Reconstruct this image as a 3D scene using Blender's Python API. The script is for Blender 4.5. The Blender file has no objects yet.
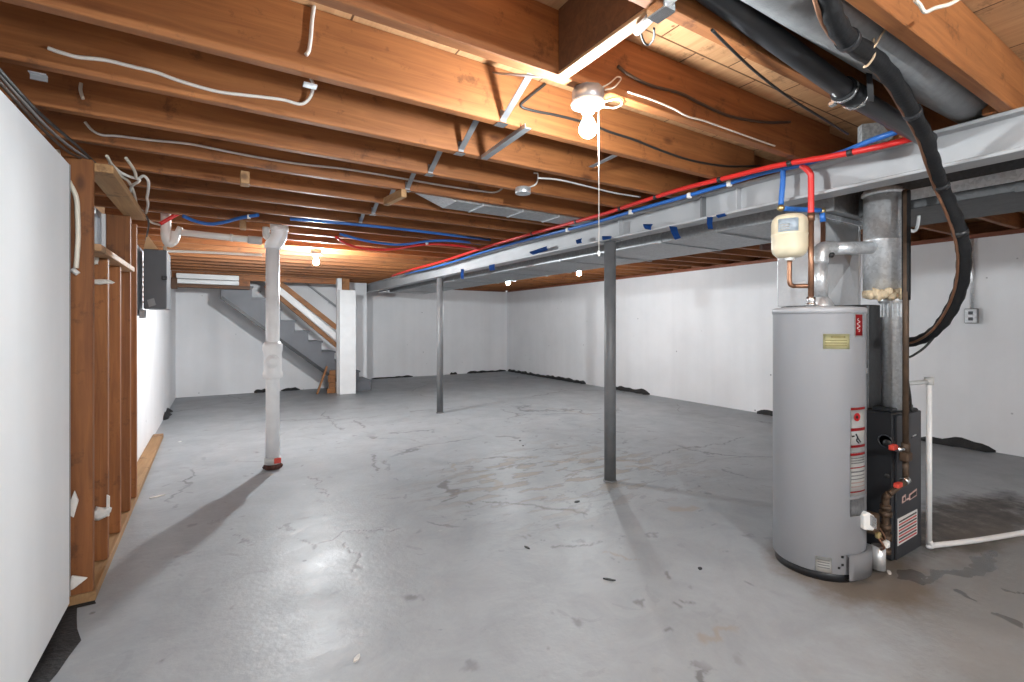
import bpy, bmesh, math, random
from mathutils import Vector, Matrix
random.seed(7)
sc = bpy.context.scene
COL = sc.collection
# ------------------------------------------------------------------ survey of the room (metres)
F, HY, TH, EYE = 479., 324.5, math.radians(31.63), 1.25
S, C = math.sin(TH), math.cos(TH)
def P(px, py, X=None, Y=None, Z=None, d=None):
    """surveyed point: sight line through the photo meeting a known plane of the room"""
    l = (px-512)/F; v = (HY-py)/F
    dx, dy = S+l*C, C-l*S
    if d is None:
        d = (Z-EYE)/v if Z is not None else (X/dx if X is not None else Y/dy)
    return Vector((d*dx, d*dy, EYE+d*v))
JB, JT = 2.09, 2.315           # joist underside / top
BEAM_X, BEAM_B = 2.70, 1.92    # steel beam
YW, YB = 9.95, 11.03           # wall behind the stairs / back wall
def RWX(y): return 6.462+0.016*y

# ------------------------------------------------------------------ materials
MATS = {}
def nodemat(name):
    m = bpy.data.materials.new(name); m.use_nodes = True
    nt = m.node_tree; b = nt.nodes['Principled BSDF']
    return m, nt, b
def N(nt, t, **kw):
    n = nt.nodes.new(t)
    for k, v in kw.items():
        if k in n.inputs: n.inputs[k].default_value = v
        else: setattr(n, k, v)
    return n
def ramp(nt, stops):
    r = nt.nodes.new('ShaderNodeValToRGB'); e = r.color_ramp.elements
    while len(e) < len(stops): e.new(.5)
    for el, (p, c) in zip(e, stops):
        el.position = p; el.color = (*c, 1) if len(c) == 3 else c
    return r
def plain(name, col, rough=.5, metal=0., var=.08, scale=6., bump=0., spec=.5, coat=0.):
    m, nt, b = nodemat(name); L = nt.links
    tc = N(nt, 'ShaderNodeTexCoord'); no = N(nt, 'ShaderNodeTexNoise', Scale=scale, Detail=5.)
    L.new(tc.outputs['Object'], no.inputs['Vector'])
    r = ramp(nt, [(.3, tuple(c*(1-var) for c in col)), (.7, tuple(min(1, c*(1+var)) for c in col))])
    L.new(no.outputs['Fac'], r.inputs[0]); L.new(r.outputs[0], b.inputs['Base Color'])
    b.inputs['Roughness'].default_value = rough; b.inputs['Metallic'].default_value = metal
    b.inputs['Specular IOR Level'].default_value = spec
    b.inputs['Coat Weight'].default_value = coat
    if bump:
        n2 = N(nt, 'ShaderNodeTexNoise', Scale=scale*6, Detail=4.)
        L.new(tc.outputs['Object'], n2.inputs['Vector'])
        bp = N(nt, 'ShaderNodeBump', Strength=bump, Distance=.01)
        L.new(n2.outputs['Fac'], bp.inputs['Height']); L.new(bp.outputs[0], b.inputs['Normal'])
    MATS[name] = m; return m
def wood(name, c1, c2, axis, rough=.62, grain=1., knots=True, dirt=True):
    m, nt, b = nodemat(name); L = nt.links
    tc = N(nt, 'ShaderNodeTexCoord'); oi = N(nt, 'ShaderNodeObjectInfo')
    off = N(nt, 'ShaderNodeVectorMath', operation='ADD')
    mul = N(nt, 'ShaderNodeVectorMath', operation='MULTIPLY')
    L.new(oi.outputs['Random'], mul.inputs[0]); mul.inputs[1].default_value = (37., 23., 51.)
    L.new(tc.outputs['Object'], off.inputs[0]); L.new(mul.outputs[0], off.inputs[1])
    mp = N(nt, 'ShaderNodeMapping')
    sc_ = [16., 16., 16.]; sc_[axis] = .9; mp.inputs['Scale'].default_value = sc_
    L.new(off.outputs[0], mp.inputs['Vector'])
    n1 = N(nt, 'ShaderNodeTexNoise', Scale=2.2*grain, Detail=7., Roughness=.62, Distortion=.9)
    L.new(mp.outputs[0], n1.inputs['Vector'])
    r1 = ramp(nt, [(.28, c2), (.5, tuple((a+b_)/2 for a, b_ in zip(c1, c2))), (.72, c1)])
    L.new(n1.outputs['Fac'], r1.inputs[0])
    # broad mottling
    n2 = N(nt, 'ShaderNodeTexNoise', Scale=1.6, Detail=3.); L.new(off.outputs[0], n2.inputs['Vector'])
    r2 = ramp(nt, [(.3, (.72, .70, .68)), (.7, (1.08, 1.06, 1.04))]); L.new(n2.outputs['Fac'], r2.inputs[0])
    mx = N(nt, 'ShaderNodeMix', data_type='RGBA', blend_type='MULTIPLY'); mx.inputs[0].default_value = .8
    L.new(r1.outputs[0], mx.inputs[6]); L.new(r2.outputs[0], mx.inputs[7])
    out = mx.outputs[2]
    if knots:
        mk = N(nt, 'ShaderNodeMapping'); s3 = [5.5, 5.5, 5.5]; s3[axis] = 2.6; mk.inputs['Scale'].default_value = s3
        L.new(off.outputs[0], mk.inputs['Vector'])
        vo = N(nt, 'ShaderNodeTexVoronoi', Scale=1.); L.new(mk.outputs[0], vo.inputs['Vector'])
        r3 = ramp(nt, [(.05, (.30, .22, .18)), (.13, (1, 1, 1))]); L.new(vo.outputs['Distance'], r3.inputs[0])
        m3 = N(nt, 'ShaderNodeMix', data_type='RGBA', blend_type='MULTIPLY'); m3.inputs[0].default_value = .75
        L.new(out, m3.inputs[6]); L.new(r3.outputs[0], m3.inputs[7]); out = m3.outputs[2]
    if dirt:
        nd = N(nt, 'ShaderNodeTexNoise', Scale=9., Detail=8., Roughness=.72); L.new(off.outputs[0], nd.inputs['Vector'])
        rd = ramp(nt, [(.33, (.35, .32, .30)), (.43, (1, 1, 1)), (.66, (1, 1, 1)), (.74, (1.35, 1.35, 1.35))]); L.new(nd.outputs['Fac'], rd.inputs[0])
        md = N(nt, 'ShaderNodeMix', data_type='RGBA', blend_type='MULTIPLY'); md.inputs[0].default_value = .7
        L.new(out, md.inputs[6]); L.new(rd.outputs[0], md.inputs[7]); out = md.outputs[2]
    hs = N(nt, 'ShaderNodeHueSaturation'); 
    mr = N(nt, 'ShaderNodeMapRange'); mr.inputs[3].default_value = .82; mr.inputs[4].default_value = 1.15
    L.new(oi.outputs['Random'], mr.inputs[0]); L.new(mr.outputs[0], hs.inputs['Value'])
    L.new(out, hs.inputs['Color']); L.new(hs.outputs[0], b.inputs['Base Color'])
    b.inputs['Roughness'].default_value = rough
    bp = N(nt, 'ShaderNodeBump', Strength=.18, Distance=.004)
    L.new(n1.outputs['Fac'], bp.inputs['Height']); L.new(bp.outputs[0], b.inputs['Normal'])
    MATS[name] = m; return m
JW1, JW2 = (.385, .150, .046), (.21, .070, .020)
wood('joist_wood', JW1, JW2, 0)
wood('block_wood', JW1, JW2, 1)
wood('stud_wood', (.36, .135, .036), (.21, .068, .017), 2)
wood('plate_wood', (.50, .30, .14), (.32, .17, .07), 1)
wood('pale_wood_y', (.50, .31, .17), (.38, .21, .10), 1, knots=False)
wood('pale_wood_x', (.62, .38, .19), (.46, .26, .12), 0, knots=False)
wood('rust_sill', (.30, .095, .045), (.17, .05, .025), 1)
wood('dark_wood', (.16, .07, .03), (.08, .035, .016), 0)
wood('stair_wood', (.34, .15, .05), (.22, .09, .03), 0)
wood('plywood', (.66, .40, .21), (.48, .255, .12), 1, grain=.8)
# plywood sheet joints and nail heads
def plywood_extra():
    m = MATS['plywood']; nt = m.node_tree; L = nt.links; b = nt.nodes['Principled BSDF']
    src = b.inputs['Base Color'].links[0].from_socket
    tc = N(nt, 'ShaderNodeTexCoord')
    br = N(nt, 'ShaderNodeTexBrick', Scale=1.); br.inputs['Mortar Size'].default_value = .004
    br.inputs['Brick Width'].default_value = .40; br.inputs['Row Height'].default_value = 1.22
    br.inputs['Color1'].default_value = (1, 1, 1, 1); br.inputs['Color2'].default_value = (.82, .80, .77, 1)
    br.inputs['Mortar'].default_value = (.22, .17, .13, 1)
    L.new(tc.outputs['Object'], br.inputs['Vector'])
    vo = N(nt, 'ShaderNodeTexVoronoi', Scale=7.); L.new(tc.outputs['Object'], vo.inputs['Vector'])
    r = ramp(nt, [(.045, (.12, .09, .07)), (.07, (1, 1, 1))]); L.new(vo.outputs['Distance'], r.inputs[0])
    a = N(nt, 'ShaderNodeMix', data_type='RGBA', blend_type='MULTIPLY'); a.inputs[0].default_value = 1
    L.new(src, a.inputs[6]); L.new(br.outputs['Color'], a.inputs[7])
    c = N(nt, 'ShaderNodeMix', data_type='RGBA', blend_type='MULTIPLY'); c.inputs[0].default_value = .8
    L.new(a.outputs[2], c.inputs[6]); L.new(r.outputs[0], c.inputs[7]); L.new(c.outputs[2], b.inputs['Base Color'])
plywood_extra()

def wall_paint(name, col, pits=1., rough=.75):
    m, nt, b = nodemat(name); L = nt.links
    tc = N(nt, 'ShaderNodeTexCoord')
    n1 = N(nt, 'ShaderNodeTexNoise', Scale=1.1, Detail=6., Roughness=.6); L.new(tc.outputs['Object'], n1.inputs['Vector'])
    r1 = ramp(nt, [(.3, tuple(c*.93 for c in col)), (.7, tuple(min(1, c*1.03) for c in col))]); L.new(n1.outputs['Fac'], r1.inputs[0])
    # vertical form marks
    mp = N(nt, 'ShaderNodeMapping'); mp.inputs['Scale'].default_value = (2.4, 2.4, .12); L.new(tc.outputs['Object'], mp.inputs['Vector'])
    n2 = N(nt, 'ShaderNodeTexNoise', Scale=2., Detail=6.); L.new(mp.outputs[0], n2.inputs['Vector'])
    r2 = ramp(nt, [(.35, (.955, .955, .955)), (.6, (1, 1, 1))]); L.new(n2.outputs['Fac'], r2.inputs[0])
    a = N(nt, 'ShaderNodeMix', data_type='RGBA', blend_type='MULTIPLY'); a.inputs[0].default_value = .8
    L.new(r1.outputs[0], a.inputs[6]); L.new(r2.outputs[0], a.inputs[7])
    # pits and chips
    vo = N(nt, 'ShaderNodeTexVoronoi', Scale=4.4); L.new(tc.outputs['Object'], vo.inputs['Vector'])
    r3 = ramp(nt, [(.035*pits, (.30, .30, .31)), (.06*pits, (1, 1, 1))]); L.new(vo.outputs['Distance'], r3.inputs[0])
    n4 = N(nt, 'ShaderNodeTexNoise', Scale=9., Detail=2.); L.new(tc.outputs['Object'], n4.inputs['Vector'])
    r4 = ramp(nt, [(.47, (0, 0, 0)), (.56, (1, 1, 1))]); L.new(n4.outputs['Fac'], r4.inputs[0])
    c = N(nt, 'ShaderNodeMix', data_type='RGBA', blend_type='MULTIPLY')
    L.new(r4.outputs[0], c.inputs[0]); L.new(a.outputs[2], c.inputs[6]); L.new(r3.outputs[0], c.inputs[7])
    L.new(c.outputs[2], b.inputs['Base Color']); b.inputs['Roughness'].default_value = rough
    n5 = N(nt, 'ShaderNodeTexNoise', Scale=5., Detail=8.); L.new(tc.outputs['Object'], n5.inputs['Vector'])
    bp = N(nt, 'ShaderNodeBump', Strength=.25, Distance=.012); L.new(n5.outputs['Fac'], bp.inputs['Height'])
    L.new(bp.outputs[0], b.inputs['Normal'])
    MATS[name] = m
wall_paint('white_concrete', (.77, .77, .785))
wall_paint('white_drywall', (.76, .77, .78), .8)

def floor_mat():
    m, nt, b = nodemat('floor_paint'); L = nt.links
    tc = N(nt, 'ShaderNodeTexCoord'); V = tc.outputs['Object']
    def noise(scale, detail=5., rough=.55, dist=0.):
        n = N(nt, 'ShaderNodeTexNoise', Scale=scale, Detail=detail, Roughness=rough, Distortion=dist); L.new(V, n.inputs['Vector']); return n
    def mix(fac, a, bcol, mode='MIX'):
        x = N(nt, 'ShaderNodeMix', data_type='RGBA', blend_type=mode)
        if isinstance(fac, float): x.inputs[0].default_value = fac
        else: L.new(fac, x.inputs[0])
        for i, s in ((6, a), (7, bcol)):
            if isinstance(s, tuple): x.inputs[i].default_value = (*s, 1)
            else: L.new(s, x.inputs[i])
        return x.outputs[2]
    def math_(op, a, b_, clamp=False):
        x = N(nt, 'ShaderNodeMath', operation=op); x.use_clamp = clamp
        for i, s in ((0, a), (1, b_)):
            if isinstance(s, (int, float)): x.inputs[i].default_value = s
            else: L.new(s, x.inputs[i])
        return x.outputs[0]
    def spot(x, y, rx, ry, soft=.5, wob=.5, nsc=4.):
        """soft-edged, ragged stain mask around a floor position"""
        mp = N(nt, 'ShaderNodeMapping'); mp.vector_type = 'POINT'
        mp.inputs['Location'].default_value = (-x/rx, -y/ry, 0); mp.inputs['Scale'].default_value = (1/rx, 1/ry, 0)
        L.new(V, mp.inputs['Vector'])
        ln = N(nt, 'ShaderNodeVectorMath', operation='LENGTH'); L.new(mp.outputs[0], ln.inputs[0])
        n = noise(nsc, 6., .65)
        d = math_('ADD', ln.outputs['Value'], math_('MULTIPLY', math_('SUBTRACT', n.outputs['Fac'], .5), wob*2))
        mr = N(nt, 'ShaderNodeMapRange'); mr.inputs[1].default_value = 1+soft/2; mr.inputs[2].default_value = 1-soft/2
        L.new(d, mr.inputs[0]); return mr.outputs[0]
    n1 = noise(.55, 6., .6); r1 = ramp(nt, [(.3, (.288, .306, .324)), (.7, (.342, .36, .38))]); L.new(n1.outputs['Fac'], r1.inputs[0])
    col = r1.outputs[0]
    n2 = noise(3.2, 8., .7, .6); r2 = ramp(nt, [(.36, (.86, .86, .86)), (.6, (1.04, 1.04, 1.04))]); L.new(n2.outputs['Fac'], r2.inputs[0])
    col = mix(.8, col, r2.outputs[0], 'MULTIPLY')
    # brown, damp, bare concrete by the furnace and the right side
    br = spot(4.05, 1.08, .80, .26, .5, .7, 3.5)
    n3 = noise(7., 8., .7); r3 = ramp(nt, [(.38, (.022, .016, .012)), (.52, (.075, .058, .045)), (.68, (.20, .18, .16))]); L.new(n3.outputs['Fac'], r3.inputs[0])
    col = mix(math_('MULTIPLY', br, .85), col, r3.outputs[0])
    br2 = spot(3.35, .62, 1.25, .42, .8, .9, 3.)
    col = mix(math_('MULTIPLY', br2, .55), col, (.19, .165, .14))
    # rust ring around the heater base
    rr = spot(2.76, 1.19, .36, .33, .45, .45, 6.)
    col = mix(math_('MULTIPLY', rr, .75), col, (.13, .09, .055))
    # damp puddle
    at = N(nt, 'ShaderNodeAttribute', attribute_name='marks'); mk = N(nt, 'ShaderNodeSeparateColor'); L.new(at.outputs['Color'], mk.inputs[0])
    dark, tan, pu = mk.outputs[0], mk.outputs[1], mk.outputs[2]
    col = mix(math_('MULTIPLY', pu, .8), col, (.075, .073, .072))
    col = mix(math_('MULTIPLY', dark, .72), col, (.115, .113, .11))
    col = mix(math_('MULTIPLY', tan, .6), col, (.29, .245, .19))
    marks = math_('MAXIMUM', dark, tan)
    # peeled patches under the far posts, with tan bare concrete
    reg = spot(2.55, 3.25, 1.1, .75, 1.0, .5, 1.5)
    mpa = N(nt, 'ShaderNodeMapping'); mpa.inputs['Scale'].default_value = (1.2, 3.4, 1); mpa.inputs['Rotation'].default_value = (0, 0, -.5); L.new(V, mpa.inputs['Vector'])
    n4 = N(nt, 'ShaderNodeTexNoise', Scale=2.6, Detail=7., Roughness=.62, Distortion=.4); L.new(mpa.outputs[0], n4.inputs['Vector'])
    r4 = ramp(nt, [(.545, (0, 0, 0)), (.575, (1, 1, 1))]); L.new(n4.outputs['Fac'], r4.inputs[0])
    col = mix(math_('MULTIPLY', math_('MULTIPLY', r4.outputs[0], reg), .75), col, (.25, .215, .17))
    r4b = ramp(nt, [(.525, (0, 0, 0)), (.545, (1, 1, 1)), (.575, (0, 0, 0))]); L.new(n4.outputs['Fac'], r4b.inputs[0])
    col = mix(math_('MULTIPLY', math_('MULTIPLY', r4b.outputs[0], reg), .7), col, (.12, .115, .11))
    reg2 = spot(2.2, 4.6, 2.6, 2.6, 1.0, .5, 1.)
    n6 = noise(4.3, 5., .6, 1.2); r6 = ramp(nt, [(.635, (0, 0, 0)), (.66, (1, 1, 1))]); L.new(n6.outputs['Fac'], r6.inputs[0])
    col = mix(math_('MULTIPLY', math_('MULTIPLY', r6.outputs[0], reg2), .55), col, (.17, .17, .17))
    # hairline cracks
    vo = N(nt, 'ShaderNodeTexVoronoi', Scale=.55); vo.feature = 'DISTANCE_TO_EDGE'
    nd = noise(1.6, 6., .6)
    ad = N(nt, 'ShaderNodeMix', data_type='RGBA', blend_type='ADD'); ad.inputs[0].default_value = .55
    L.new(V, ad.inputs[6]); L.new(nd.outputs['Color'], ad.inputs[7]); L.new(ad.outputs[2], vo.inputs['Vector'])
    r5 = ramp(nt, [(.004, (1, 1, 1)), (.009, (0, 0, 0))]); L.new(vo.outputs['Distance'], r5.inputs[0])
    n7 = noise(.8, 3.); r7 = ramp(nt, [(.5, (0, 0, 0)), (.58, (1, 1, 1))]); L.new(n7.outputs['Fac'], r7.inputs[0])
    crack = math_('MULTIPLY', r5.outputs[0], r7.outputs[0])
    col = mix(math_('MULTIPLY', crack, .75), col, (.11, .11, .11))
    # small dark flecks and pale chips
    v2 = N(nt, 'ShaderNodeTexVoronoi', Scale=3.4); L.new(V, v2.inputs['Vector'])
    r8 = ramp(nt, [(.03, (1, 1, 1)), (.045, (0, 0, 0))]); L.new(v2.outputs['Distance'], r8.inputs[0])
    n9 = noise(6.); r9 = ramp(nt, [(.5, (0, 0, 0)), (.55, (1, 1, 1))]); L.new(n9.outputs['Fac'], r9.inputs[0])
    col = mix(math_('MULTIPLY', math_('MULTIPLY', r8.outputs[0], r9.outputs[0]), .7), col, (.10, .10, .10))
    v3 = N(nt, 'ShaderNodeTexVoronoi', Scale=2.3); L.new(V, v3.inputs['Vector'])
    r10 = ramp(nt, [(.02, (1, 1, 1)), (.04, (0, 0, 0))]); L.new(v3.outputs['Distance'], r10.inputs[0])
    col = mix(math_('MULTIPLY', r10.outputs[0], .35), col, (.5, .5, .5))
    L.new(col, b.inputs['Base Color'])
    # sheen: worn gloss paint
    n11 = noise(2.4, 6., .65); rr_ = N(nt, 'ShaderNodeMapRange'); rr_.inputs[1].default_value = .3; rr_.inputs[2].default_value = .7
    rr_.inputs[3].default_value = .34; rr_.inputs[4].default_value = .52
    L.new(n11.outputs['Fac'], rr_.inputs[0])
    rough = mix(math_('MAXIMUM', math_('MULTIPLY', br, .8), 0.), rr_.outputs[0], (.7, .7, .7))
    rough = mix(pu, rough, (.15, .15, .15))
    L.new(rough, b.inputs['Roughness'])
    b.inputs['Specular IOR Level'].default_value = .33
    mpb = N(nt, 'ShaderNodeMapping'); mpb.inputs['Scale'].default_value = (1., 2.2, 1); mpb.inputs['Rotation'].default_value = (0, 0, -.45); L.new(V, mpb.inputs['Vector'])
    nb = N(nt, 'ShaderNodeTexNoise', Scale=2.4, Detail=4., Roughness=.5); L.new(mpb.outputs[0], nb.inputs['Vector'])
    bp = N(nt, 'ShaderNodeBump', Strength=.17, Distance=.035); L.new(nb.outputs['Fac'], bp.inputs['Height'])
    nf = noise(34., 5.); bp2 = N(nt, 'ShaderNodeBump', Strength=.30, Distance=.006)
    L.new(nf.outputs['Fac'], bp2.inputs['Height']); L.new(bp.outputs[0], bp2.inputs['Normal'])
    bp3 = N(nt, 'ShaderNodeBump', Strength=.22, Distance=.003); bp3.invert = True
    L.new(math_('ADD', math_('ADD', crack, marks), math_('MULTIPLY', r4.outputs[0], reg)), bp3.inputs['Height']); L.new(bp2.outputs[0], bp3.inputs['Normal'])
    L.new(bp3.outputs[0], b.inputs['Normal'])
    MATS['floor_paint'] = m
floor_mat()

def galv(name, c=(.70, .72, .74), rough=.30, spangle=75., lo=.86, hi=1.1):
    m, nt, b = nodemat(name); L = nt.links
    tc = N(nt, 'ShaderNodeTexCoord')
    vo = N(nt, 'ShaderNodeTexVoronoi', Scale=spangle); L.new(tc.outputs['Object'], vo.inputs['Vector'])
    r = ramp(nt, [(0, tuple(x*lo for x in c)), (1, tuple(min(1, x*hi) for x in c))])
    sep = N(nt, 'ShaderNodeSeparateColor'); L.new(vo.outputs['Color'], sep.inputs[0]); L.new(sep.outputs[0], r.inputs[0])
    L.new(r.outputs[0], b.inputs['Base Color']); b.inputs['Metallic'].default_value = .62
    b.inputs['Roughness'].default_value = rough+.03
    n = N(nt, 'ShaderNodeTexNoise', Scale=7., Detail=3.); L.new(tc.outputs['Object'], n.inputs['Vector'])
    bp = N(nt, 'ShaderNodeBump', Strength=.2, Distance=.02); L.new(n.outputs['Fac'], bp.inputs['Height']); L.new(bp.outputs[0], b.inputs['Normal'])
    MATS[name] = m
galv('galvanized'); galv('duct_metal', (.40, .41, .42), .42, 60.); galv('dark_galv', (.085, .087, .09), .5, 60.)
galv('bright_sheet', (.82, .84, .86), .24, 60., .97, 1.02); plain('wrapped_duct', (.25, .255, .26), .36, .35, .14, 30., .15)
plain('beam_grey', (.38, .385, .395), .5, 0, .10, 3., .1)
plain('post_grey', (.15, .152, .157), .45, 0, .15, 8.)
plain('stair_grey', (.125, .13, .145), .5, 0, .1, 4.)
plain('white_paint', (.78, .78, .78), .5, 0, .05, 6., .06)
plain('pipe_white', (.83, .83, .83), .45, 0, .06, 9., .06)
plain('pvc', (.74, .71, .66), .4, 0, .04, 8.)
plain('pvc_grey', (.5, .5, .49), .45, 0, .1, 8.)
plain('pex_red', (.62, .022, .018), .38, 0, .08, 8.)
plain('pex_blue', (.022, .135, .46), .38, 0, .08, 8.)
plain('copper', (.30, .155, .095), .4, .8, .25, 14.)
plain('gas_pipe_brown', (.085, .052, .032), .6, .3, .3, 18., .1)
plain('brass', (.55, .42, .2), .35, .9, .1, 9.)
plain('chrome', (.72, .72, .72), .2, 1., .05, 9.)
plain('strap_steel', (.36, .37, .39), .4, .7, .12, 20.)
plain('black_rubber', (.012, .012, .013), .6, 0, .2, 14., .2, .25)
plain('black_plastic', (.02, .02, .022), .38, 0, .2, 10.)
plain('black_enamel', (.018, .019, .022), .4, 0, .15, 5.)
plain('furnace_face', (.026, .028, .034), .42, 0, .12, 5.)
plain('heater_grey', (.28, .286, .304), .38, 0, .03, 2.)
plain('heater_trim', (.36, .365, .385), .4, 0, .03, 2.)
plain('cream_enamel', (.70, .62, .45), .32, 0, .05, 4.)
plain('label_white', (.74, .74, .72), .5, 0, .04, 20.)
plain('label_grey_print', (.30, .30, .31), .6, 0, .2, 60.)
plain('label_yellow', (.72, .68, .40), .55, 0, .05, 20.)
plain('label_ochre', (.47, .40, .18), .55, 0, .1, 40.)
plain('label_blue', (.62, .70, .78), .5, 0, .06, 30.)
plain('label_red', (.50, .015, .018), .4, 0, .06, 30.)
plain('label_pink', (.62, .42, .38), .5, 0, .1, 30.)
plain('ink_black', (.02, .02, .02), .5)
plain('cable_white', (.66, .60, .50), .45, 0, .08, 10.)
plain('cable_bright', (.74, .71, .66), .45, 0, .08, 10.)
plain('cable_grey', (.30, .29, .28), .5, 0, .1, 10.)
plain('cable_black', (.02, .019, .018), .5, 0, .2, 10.)
plain('cable_brown', (.06, .035, .022), .55, 0, .2, 10.)
plain('twine', (.55, .40, .26), .8, 0, .1, 20.)
plain('box_grey', (.085, .09, .10), .45, 0, .06, 6.)
plain('box_blue_grey', (.14, .165, .20), .45, 0, .06, 6.)
plain('box_plate', (.24, .245, .25), .45, .2, .1, 9.)
plain('tape_blue', (.012, .10, .40), .6, 0, .1, 20.)
plain('tar', (.012, .012, .013), .7, 0, .5, 9., .6)
plain('porcelain', (.80, .80, .79), .25, 0, .02, 5.)
plain('insulation', (.62, .50, .34), .9, 0, .25, 30., .5)
plain('paper_tan', (.58, .36, .19), .8, 0, .1, 9.)
plain('foam', (.68, .64, .58), .9, 0, .15, 40., .5)
plain('mesh_gauze', (.30, .32, .32), .8, 0, .35, 60.)
plain('rust', (.07, .025, .018), .8, .2, .3, 20., .2)
plain('paint_red', (.55, .05, .03), .5, 0, .15, 20.)
plain('window_glass', (.62, .70, .76), .15, 0, .15, 12.)
plain('plaster', (.66, .64, .61), .85, 0, .1, 20., .3)
def bulb_mat(name, st):
    m, nt, b = nodemat(name)
    b.inputs['Base Color'].default_value = (.9, .9, .9, 1)
    b.inputs['Emission Color'].default_value = (.91, .97, 1., 1); b.inputs['Emission Strength'].default_value = st
    MATS[name] = m
bulb_mat('bulb_glow', 420.); bulb_mat('bulb_glow_far', 1650.); bulb_mat('bulb_glow_soft', 620.); bulb_mat('bulb_glow_dim', 430.); bulb_mat('bulb_glow_fill', 1500.)

# ------------------------------------------------------------------ mesh helpers
def smooth(pts, n=6):
    pts = [Vector(p) for p in pts]
    if len(pts) < 3: return pts
    q = [pts[0]*2-pts[1]]+pts+[pts[-1]*2-pts[-2]]; out = []
    for i in range(1, len(q)-2):
        a, b, c, d = q[i-1], q[i], q[i+1], q[i+2]
        for k in range(n):
            t = k/n
            out.append(.5*((2*b)+(c-a)*t+(2*a-5*b+4*c-d)*t*t+(3*b-a-3*c+d)*t**3))
    out.append(pts[-1]); return out
class MB:
    def __init__(s): s.bm = bmesh.new()
    def _new(s): return bmesh.new()
    def _merge(s, b, M=None):
        if M is not None: b.transform(M)
        me = bpy.data.meshes.new('t'); b.to_mesh(me); b.free(); s.bm.from_mesh(me); bpy.data.meshes.remove(me)
    def box(s, x0, x1, y0, y1, z0, z1, bev=.0, M=None, seg=1):
        b = bmesh.new(); bmesh.ops.create_cube(b, size=1)
        for v in b.verts: v.co = Vector((x0+(v.co.x+.5)*(x1-x0), y0+(v.co.y+.5)*(y1-y0), z0+(v.co.z+.5)*(z1-z0)))
        if bev: bmesh.ops.bevel(b, geom=b.edges[:], offset=bev, segments=seg, affect='EDGES', profile=.5)
        s._merge(b, M); return s
    def bar(s, a, b_, w, h, up=(0, 0, 1), bev=0.):
        """rectangular bar from a to b_: w sideways, h along up"""
        a, b_ = Vector(a), Vector(b_); d = b_-a; L = d.length; x = d.normalized(); u = Vector(up)
        y = u.cross(x).normalized(); z = x.cross(y)
        M = Matrix((( x.x, y.x, z.x, a.x), (x.y, y.y, z.y, a.y), (x.z, y.z, z.z, a.z), (0, 0, 0, 1)))
        return s.box(0, L, -w/2, w/2, -h/2, h/2, bev, M)
    def tube(s, pts, r, n=10, sm=True, cap=True, k=6):
        pts = smooth(pts, k) if sm else [Vector(p) for p in pts]
        b = bmesh.new(); rings = []; T0 = None; nrm = None
        for i, p in enumerate(pts):
            if i == 0: t = pts[1]-p
            elif i == len(pts)-1: t = p-pts[i-1]
            else: t = (pts[i+1]-p).normalized()+(p-pts[i-1]).normalized()
            t.normalize()
            if nrm is None:
                nrm = t.orthogonal().normalized()
            else:
                nrm = (nrm-t*nrm.dot(t)); nrm = nrm.normalized() if nrm.length > 1e-6 else t.orthogonal().normalized()
            bi = t.cross(nrm); rr = r[i] if isinstance(r, list) else r
            rings.append([b.verts.new(p+(nrm*math.cos(2*math.pi*j/n)+bi*math.sin(2*math.pi*j/n))*rr) for j in range(n)])
        for i in range(len(rings)-1):
            for j in range(n):
                f = b.faces.new((rings[i][j], rings[i][(j+1) % n], rings[i+1][(j+1) % n], rings[i+1][j])); f.smooth = True
        if cap: b.faces.new(rings[0][::-1]); b.faces.new(rings[-1])
        s._merge(b); return s
    def lathe(s, prof, c=(0, 0, 0), n=32, axis=(0, 0, 1), a0=0, a1=2*math.pi):
        """prof: (radius, height) list revolved about axis through c"""
        b = bmesh.new(); full = abs(a1-a0-2*math.pi) < 1e-6; rings = []
        m = n if full else n+1
        for r, z in prof:
            rings.append([b.verts.new((max(r, 1e-4)*math.cos(a0+(a1-a0)*j/n), max(r, 1e-4)*math.sin(a0+(a1-a0)*j/n), z)) for j in range(m)])
        for i in range(len(rings)-1):
            for j in range(n):
                f = b.faces.new((rings[i][j], rings[i][(j+1) % m], rings[i+1][(j+1) % m], rings[i+1][j])); f.smooth = True
        if full:
            b.faces.new(rings[0][::-1]); b.faces.new(rings[-1])
        q = Vector((0, 0, 1)).rotation_difference(Vector(axis).normalized()).to_matrix().to_4x4()
        s._merge(b, Matrix.Translation(Vector(c)) @ q); return s
    def prism(s, poly, ext, bev=0.):
        """3-D polygon extruded by vector ext"""
        b = bmesh.new(); vs = [b.verts.new(Vector(p)) for p in poly]; f = b.faces.new(vs)
        r = bmesh.ops.extrude_face_region(b, geom=[f])
        bmesh.ops.translate(b, verts=[v for v in r['geom'] if isinstance(v, bmesh.types.BMVert)], vec=Vector(ext))
        bmesh.ops.recalc_face_normals(b, faces=b.faces[:])
        if bev: bmesh.ops.bevel(b, geom=b.edges[:], offset=bev, segments=1, affect='EDGES')
        s._merge(b); return s
    def sheet(s, grid, thick=0.):
        b = bmesh.new(); vs = [[b.verts.new(Vector(p)) for p in row] for row in grid]
        for i in range(len(vs)-1):
            for j in range(len(vs[0])-1):
                f = b.faces.new((vs[i][j], vs[i][j+1], vs[i+1][j+1], vs[i+1][j])); f.smooth = True
        if thick: bmesh.ops.solidify(b, geom=b.faces[:], thickness=thick)
        s._merge(b); return s
    def lump(s, c, rx, ry, rz, seed=0, amp=.25):
        b = bmesh.new(); bmesh.ops.create_icosphere(b, subdivisions=2, radius=1); rnd = random.Random(seed)
        for v in b.verts:
            k = 1+amp*(rnd.random()-.5)*2; v.co = Vector((v.co.x*rx*k, v.co.y*ry*k, v.co.z*rz*k))
        for f in b.faces: f.smooth = True
        s._merge(b, Matrix.Translation(Vector(c))); return s
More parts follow.
